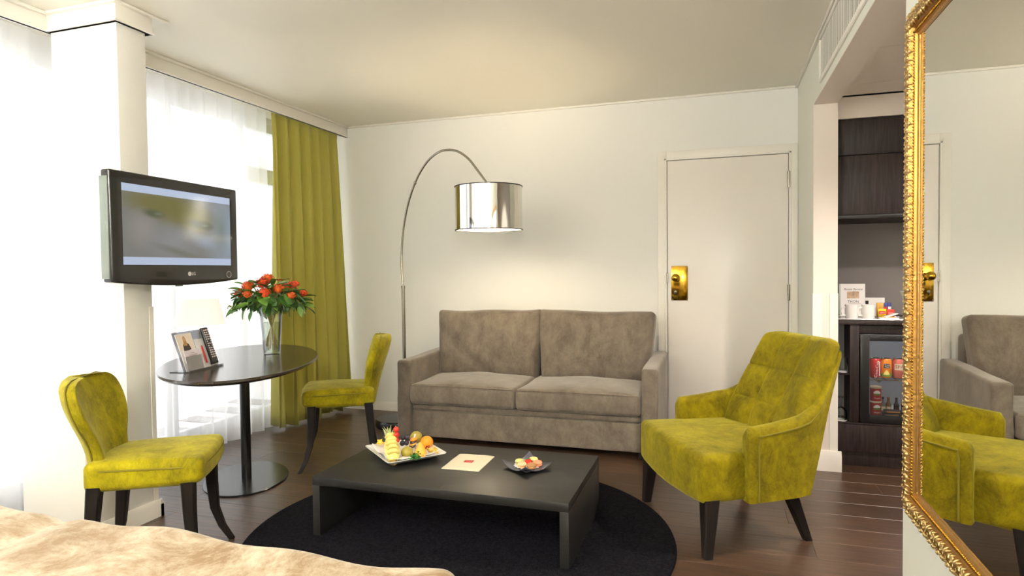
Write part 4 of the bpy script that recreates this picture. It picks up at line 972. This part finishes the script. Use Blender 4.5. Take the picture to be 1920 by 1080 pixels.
sphere('flesh', .016, 'tomato', st, (0, 0, .0), (1.15, .95, .85)); 
bm = bmesh.new()
for k in range(7):
    a = k * .9; bm.faces.new([bm.verts.new(v) for v in ((0, 0, .013), (.009 * math.cos(a - .3), .009 * math.sin(a - .3), .015), (.016 * math.cos(a), .016 * math.sin(a), .014), (.009 * math.cos(a + .3), .009 * math.sin(a + .3), .015))])
from_bm('calyx', bm, 'parsley', st, 0)

# ================================================================ MINIBAR IN THE HALL
CY, CYB = 4.28, 4.85
CX0, CX1 = XJ + .006, 1.95
M['fridgewall_'] = plain('niche_pale_grey', rgb(176, 178, 186), rough=.5)
mb = thing('minibar_cabinet', 'dark wood minibar base cabinet with open shelves and drawer', 'cabinet', (CX0, CY, 0))
w_ = CX1 - CX0; dpt = CYB - CY
def mbx(n, x0, x1, y0, y1, z0, z1, mat='darkwood', bev=.001, p=mb): return box(n, (x0 - CX0, x1 - CX0, y0 - CY, y1 - CY, z0, z1), mat, p, bev)
mbx('plinth', CX0, CX1, CY + .02, CY + .04, 0, .088); mbx('drawer_front', CX0, CX1, CY, CY + .02, .092, .255); mbx('bottom_shelf', CX0, CX1, CY + .002, CYB, .256, .268)
mbx('divider', .763, .812, CY + .004, CYB - .01, .27, .862); mbx('side_panel', CX1 - .02, CX1, CY + .004, CYB, .27, .862); mbx('shelf', CX0, .762, CY + .012, CYB - .01, .556, .568)
mbx('niche_back', CX0, .762, 4.46, 4.47, .27, .862, 'fridgewall_'); mbx('fridge_rail', .813, CX1 - .021, CY + .03, CY + .05, .81, .862)
ctp = box('countertop', (CX0, CX1, CY - .006, CYB, .866, .89), 'darkwood', None, .002); tag(ctp, 'dark wood worktop over the minibar holding mugs and cards', 'worktop')
up_ = thing('wall_cabinet', 'dark wood wall cabinet above the minibar', 'cabinet', (CX0, CY, 1.505))
mbx('carcass', CX0, CX1, CY + .022, CYB, .001, .59, 'darkwood', .001, up_); mbx('lower_door', CX0, CX1, CY, CY + .02, .024, .378, 'darkwood', .0015, up_); mbx('upper_door', CX0, CX1, CY, CY + .02, .382, .595, 'darkwood', .0015, up_); mbx('bottom_rail', CX0, CX1, CY - .002, CY + .03, 0, .022, 'black', .001, up_)
fg = thing('minibar_fridge', 'black minibar fridge with glass door', 'fridge', (.818, CY, .27))
FX1 = 1.45
def fb(n, x0, x1, y0, y1, z0, z1, mat, bev=.001, p=fg): return box(n, (x0 - .818, x1 - .818, y0 - CY, y1 - CY, z0 - .27, z1 - .27), mat, p, bev)
F('fridgewall', 176, 180, 188, rough=.5)
fb('back_wall', .83, FX1 - .01, 4.76, 4.77, .275, .80, 'fridgewall'); fb('side_wall', .82, .83, 4.31, 4.77, .272, .80, 'fridgewall'); fb('side_wall', FX1 - .01, FX1, 4.31, 4.77, .272, .80, 'fridgewall'); fb('roof', .82, FX1, 4.31, 4.77, .795, .803, 'fridgewall'); fb('floor_tray', .82, FX1, 4.31, 4.77, .271, .296, 'fridgewall')
dd = fb('door_frame', .818, .868, CY, CY + .028, .272, .803, 'black', .003)
for b_ in ((1.40, FX1, .272, .803), (.868, 1.40, .272, .318), (.868, 1.40, .768, .803)): fb('door_frame', b_[0], b_[1], CY, CY + .028, b_[2], b_[3], 'black', .003)
fb('door_glass', .868, 1.40, CY + .012, CY + .016, .318, .768, 'pane')
rk = fb('rack_rail', .832, FX1 - .012, 4.335, 4.341, .523, .529, 'steel')
for k in range(10): fb('rack_wire', .85 + k * .06, .853 + k * .06, 4.335, 4.76, .5225, .5285, 'steel', 0)
sphere('hygrometer', .018, 'steel', fg, (1.02 - .818, 4.755 - CY, .46 - .27), (1, .2, 1), 16, 8)
light('POINT', 'fridge_light', (1.12, 4.42, .775), .55, (.9, .95, 1), shadow_soft_size=.03)
# cans
F('canred', 190, 24, 26, rough=.3, metal=.2); F('canorange', 236, 138, 30, rough=.35, metal=.2); F('canspa', 206, 110, 96, rough=.35, metal=.2); F('cangreen', 120, 150, 40, rough=.4); F('deepred', 150, 20, 20, rough=.4)
def can(label, x, y, mat, zb=.529):
    c = thing('drink_can', label, 'can', (x, y, zb), 0, 'cans in the minibar fridge')
    lathe('body', [(0, 0), (.026, 0), (.0325, .008), (.0325, .105), (.027, .116), (.026, .118), (0, .117)], mat, c, 28); lathe('lid', [(.0, .1172), (.025, .1175), (.026, .121), (.024, .121), (.023, .1185), (0, .1185)], 'steel', c, 24); box('pull_tab', (-.008, .008, -.014, .006, .119, .1215), 'steel', c); return c
def wrap_text(parent, s, size, r, z, mat, rotv=0, x0=0, tall=1, dy=0):   # lettering laid on the front of a cylinder (front faces -y)
    o = text('lettering', s, size, mat, parent, (0, 0, 0), (0, 0, 0), 0)
    me = o.data; bm = bmesh.new(); bm.from_mesh(me); bmesh.ops.subdivide_edges(bm, edges=bm.edges[:], cuts=2)
    for v_ in bm.verts:
        x, y = v_.co.x, v_.co.y * tall
        if rotv: x, y = (x * math.cos(rotv) - y * math.sin(rotv), x * math.sin(rotv) + y * math.cos(rotv))
        a = (x + x0) / r; v_.co = Vector((r * math.sin(a), -r * math.cos(a), z + y))
    bm.to_mesh(me); bm.free(); return o
def wrap_patch(name, parent, r, a0, a1, z0, z1, mat, n=8, shape=None):
    bm = bmesh.new(); g0 = [bm.verts.new((r * math.sin(a0 + (a1 - a0) * i / n), -r * math.cos(a0 + (a1 - a0) * i / n), z0)) for i in range(n + 1)]; g1 = [bm.verts.new((r * math.sin(a0 + (a1 - a0) * i / n), -r * math.cos(a0 + (a1 - a0) * i / n), z1 if not shape else z0 + (z1 - z0) * shape(i / n))) for i in range(n + 1)]
    for i in range(n): bm.faces.new([g0[i], g0[i + 1], g1[i + 1], g1[i]])
    return from_bm(name, bm, mat, parent, 180)
c1 = can('red can with white script lettering in the minibar fridge', .926, 4.42, 'canred'); wrap_text(c1, 'Coca-Cola', .024, .0329, .055, 'paper', PI / 2 - .12, .004)
wrap_patch('white_ribbon', c1, .0328, .55, .8, .012, .1, 'paper')
c2 = can('orange and green juice can with black label in the minibar fridge', .985, 4.42, 'canorange'); wrap_patch('black_label', c2, .0328, -.55, .55, .062, .09, 'black'); wrap_text(c2, 'Minute', .013, .0331, .082, 'paper'); wrap_text(c2, 'Maid', .013, .0331, .070, 'paper'); wrap_patch('green_band', c2, .0328, -1.2, 1.2, .01, .034, 'cangreen', 10, lambda t: .6 + .4 * math.sin(PI * t)); wrap_patch('yellow_fruit', c2, .0329, -.6, .5, .022, .05, 'pine', 10, lambda t: math.sin(PI * t))
c3 = can('pinkish red can lettered SPA in the minibar fridge', 1.053, 4.42, 'canspa'); wrap_patch('pale_label', c3, .0328, -.85, .85, .052, .09, 'offpaper', 10); wrap_text(c3, 'SPA', .03, .0331, .071, 'deepred')
# crisp tins
F('crispred', 168, 28, 24, rough=.35); F('crispgreen', 96, 120, 40, rough=.4)
for k in range(2):
    t = thing('crisp_tin', ['small red crisp tin standing on the fridge floor', 'small red crisp tin stacked on top of another tin'][k], 'tin', (.93, 4.42, .2965 + k * .0885), 0, 'crisp tins in the fridge')
    lathe('body', [(0, 0), (.0315, 0), (.0315, .078), (0, .078)], 'crispred', t, 28); lathe('lid', [(0, .078), (.0335, .078), (.0335, .086), (.03, .0875), (0, .0875)], 'offpaper', t, 28)
    wrap_patch('white_oval', t, .0319, -.55, .75, .046, .066, 'paper', 10, lambda q: .4 + .6 * math.sin(PI * q)); wrap_patch('green_band', t, .0318, -.5, .7, .034, .045, 'crispgreen'); wrap_text(t, 'Original', .011, .0322, .018, 'paper', 0, .004)
# small bottles
F('bottledark', 30, 26, 24, rough=.15); F('bottleamber', 130, 92, 40, rough=.12); F('bottleclear', 120, 124, 124, rough=.12); F('bottlegold', 60, 48, 22, rough=.12)
for lab, x, mm in (('clear miniature bottle next to the crisp tins', .982, 'bottleclear'), ('amber miniature bottle with pale label in the fridge', 1.012, 'bottleamber'), ('black miniature bottle in the fridge', 1.056, 'bottledark'), ('dark gold miniature bottle beside the fridge door edge', 1.098, 'bottlegold')):
    t = thing('miniature_bottle', lab, 'bottle', (x, 4.47, .2965), 0, 'miniature bottles in the fridge')
    lathe('glass_body', [(0, 0), (.014, 0), (.0155, .004), (.0155, .056), (.0075, .074), (.0065, .09), (0, .09)], mm, t, 18); lathe('cap', [(0, .09), (.0075, .09), (.0075, .102), (0, .103)], 'black' if mm != 'bottleamber' else 'gold2', t, 14); wrap_patch('label', t, .0157, -.9, .9, .02, .045, 'offpaper' if mm != 'bottledark' else 'bottlegold')
F('chocblack', 40, 32, 28, rough=.35); F('chocprint', 190, 130, 60, rough=.4)
for k, (lab, x, y, z, rz) in enumerate((('dark chocolate bar with gold print lying at the front of the fridge', 1.02, 4.375, .2965, .05), ('dark chocolate bar stacked on another in the fridge', 1.03, 4.38, .318, -.06))):
    t = thing('chocolate_bar', lab, 'chocolate', (x, y, z), rz, 'chocolate bars in the fridge'); rbox('wrapper', (.13, .04, .02), .005, 'chocblack', t, None, 2, (4, 2, 2)).location = (0, 0, .0102)
    box('print_band', (-.05, .02, -.0208, -.0199, .006, .014), 'chocprint', t)
# glassware on the open shelves
for lab, p in (('upturned glass tumbler on the small open shelf', (.735, 4.345, .5705)),):
    co = from_bm('coaster', lathe_bm([(0, 0), (.045, 0), (.045, .002), (0, .002)], 28), 'paper', None, 30); co.location = (.728, 4.345, .5685); co.scale = (.72, 1, 1); tag(co, 'white paper coaster under the upturned tumbler', 'coaster')
    t = thing('tumbler', lab, 'glass', p); lathe('glass_body', [(.034, 0), (.028, .088), (0, .09), (0, .083), (.0255, .082), (.0315, 0), (.034, 0)], 'glass', t, 28); lathe('rim', [(.0335, 0), (.0345, .0015), (.0335, .003), (.032, .0015), (.0335, 0)], 'fridgewall', t, 28)
co = from_bm('coaster', lathe_bm([(0, 0), (.05, 0), (.05, .002), (0, .002)], 28), 'paper', None, 30); co.location = (.724, 4.345, .2685); co.scale = (.72, 1, 1); tag(co, 'white paper coaster under the upturned wine glass', 'coaster')
t = thing('wine_glass', 'upturned wine glass on the lowest open shelf', 'glass', (.725, 4.345, .2705))
lathe('bowl', [(.03, 0), (.036, .03), (.033, .055), (.018, .075), (.005, .08), (.005, .077), (.016, .072), (.031, .054), (.034, .03), (.0285, 0), (.03, 0)], 'glass', t, 28); lathe('stem', [(.005, .078), (.0035, .09), (.0035, .125), (.006, .136), (.0345, .140), (.0345, .142), (0, .143)], 'glass', t, 28)
# things on the worktop
ty = thing('silver_tray', 'thin silver tray under the mugs on the minibar worktop', 'tray', (.98, 4.42, .89)); F('traysilver', 190, 186, 184, rough=.25, metal=.8)
rbox('tray_plate', (.56, .22, .006), .0028, 'traysilver', ty, None, 2, (4, 3, 1)).location = (0, 0, .0032); tube('tray_rim', [(-.278, -.108, .007), (.278, -.108, .007), (.278, .108, .007), (-.278, .108, .007), (-.278, -.108, .007)], .0025, 'traysilver', ty, 6)
for lab, x in (('white mug in front of the room service card', .788), ('white mug between the room service card and the tea sachets', .880)):
    t = thing('mug', lab, 'mug', (x, 4.385, .8965), 0, 'white mugs on the tray')
    lathe('cup', [(0, 0), (.033, 0), (.036, .004), (.037, .085), (.034, .085), (.032, .008), (0, .007)], 'white', t, 28)
    tube('handle', [(-.034, -.006, .068), (-.052, -.009, .066), (-.058, -.01, .045), (-.052, -.009, .022), (-.034, -.006, .018)], .005, 'white', t, 8)
M['green_strip'] = plain('pale_green_strip', rgb(188, 206, 190), rough=.6)
t = thing('room_service_card', 'white room service card standing behind the mugs', 'card', (.825, 4.56, .89), 0)
cd = box('card_sheet', (-.075, .075, -.002, .002, .0, .215), 'paper', t); cd.rotation_euler = (-.08, 0, 0)
box('side_strip', (-.075, -.066, -.0024, -.0018, 0, .215), 'green_strip', cd); text('heading', 'Room Service', .019, 'black', cd, (.006, -.0024, .18), (PI / 2, 0, 0), 0, 'CENTER', .3); 
F('cardphoto', 196, 168, 138, rough=.6, var=.35, vscale=45); box('photo', (-.03, .04, -.0026, -.0019, .122, .166), 'cardphoto', cd); text('brand_letters', 'THON', .022, 'black', cd, (.005, -.0024, .1), (PI / 2, 0, 0), 0)
for z in (.088, .06, .052, .044): box('print_line', (-.02, .05, -.0024, -.0019, z, z + .002), 'greyprint', cd)
t = thing('folded_card', 'low white folded card with small black square print beside the room service card', 'card', (.955, 4.60, .89)); c_ = box('panel', (-.06, .062, -.0015, .0015, 0, .125), 'paper', t); box('print_square', (-.05, -.03, -.002, -.0014, .075, .105), 'black', c_); o = box('rear_panel', (-.06, .062, -.0015, .0015, 0, .12), 'paper', t); o.location = (0, .03, 0); o.rotation_euler = (.2, 0, 0)
# sachet box with tea and sugar
sb = thing('sachet_rack', 'small clear rack of tea and coffee sachets on the tray', 'rack', (.99, 4.46, .8965)); box('tray_base', (-.05, .05, -.03, .03, 0, .004), 'acryl', sb); box('front', (-.05, .05, -.031, -.029, 0, .02), 'acryl', sb); box('back', (-.05, .05, .029, .031, 0, .06), 'acryl', sb)
F('yellowpack', 240, 200, 30, rough=.4); F('redpack', 196, 56, 36, rough=.4); F('bluepack', 50, 60, 130, rough=.4); F('goldpack', 206, 160, 70, rough=.4)
def sachet(lab, mat, x, y, w, h, z=.0, wd=None, tx=None, col='paper', band=None):
    s = thing('sachet', lab, 'sachet', (.99 + x, 4.46 + y, .901 + z), 0, 'sachets in the rack'); o = rbox('packet', (w, .008, h), .003, mat, s, None, 1, (2, 1, 2)); o.location = (0, 0, h / 2)
    if band: box('print_band', (-w * .42, w * .42, -.0048, -.0038, h * .35, h * .72), band, s)
    if tx: text('lettering', tx, wd, col, s, (0, -.0052, h * .53), (PI / 2, 0, 0), .0002)
sachet('yellow tea sachet with red oval panel', 'yellowpack', -.022, -.02, .046, .052, 0, .012, 'Lipton', 'paper', 'redprint'); sachet('red tea sachet beside the yellow one', 'redpack', .025, -.02, .044, .05, 0, .011, 'Lipton', 'paper')
for k, (x, mm, lab) in enumerate(((-.038, 'goldpack', 'gold coffee sachet at the rear next to the mug'), (-.018, 'goldpack', 'gold coffee sachet at the rear beside a blue one'), (.004, 'bluepack', 'blue and red sachet in the middle of the rear row'), (.026, 'bluepack', 'blue sachet at the rear above the red one'))): sachet(lab, mm, x, .008 + .003 * k, .02, .088, 0, None, None, 'paper', 'redprint' if k == 2 else 'paper' if k == 3 else None)
t = thing('folded_napkin', 'white folded paper napkins lying in front of the sachet rack', 'napkin', (.985, 4.355, .8965), .1)
rbox('lower_fold', (.10, .05, .008), .003, 'paper', t, None, 1, (3, 2, 1)).location = (0, 0, .0045); o = rbox('upper_fold', (.075, .04, .006), .0025, 'paper', t, None, 1, (3, 2, 1)); o.location = (.012, .004, .022); o.rotation_euler = (0, -.28, .25); o = rbox('straw_wrapper', (.07, .016, .005), .002, 'goldpack', t, None, 1, (3, 1, 1)); o.location = (-.006, -.008, .0115)
F('teal', 206, 222, 212, rough=.3)
t = thing('paper_cone', 'pale mint conical cup at the end of the tray', 'cup', (1.112, 4.44, .8965)); lathe('cone', [(.018, 0), (.024, .002), (.010, .06), (.046, .165), (.044, .165), (.008, .06), (0, .058)], 'teal', t, 28); lathe('base_ring', [(0, 0), (.026, 0), (.026, .004), (0, .004)], 'teal', t, 28)
# unseen downlight added in the hall ceiling to brighten the hall
dl = thing('hall_downlight', 'small recessed downlight in the hall ceiling, out of view behind the wall', 'lamp', (1.35, 2.9, 2.24)); lathe('ring', [(.03, -.006), (.05, -.006), (.05, 0), (.03, 0), (.03, -.006)], 'steel', dl, 24); lathe('lens', [(0, -.003), (.03, -.003), (.03, 0), (0, 0)], 'lit', dl, 24)
light('SPOT', 'hall_light', (1.35, 2.9, 2.225), 160, (1, .87, .78), shadow_soft_size=.05, spot_size=2.6, spot_blend=.6)
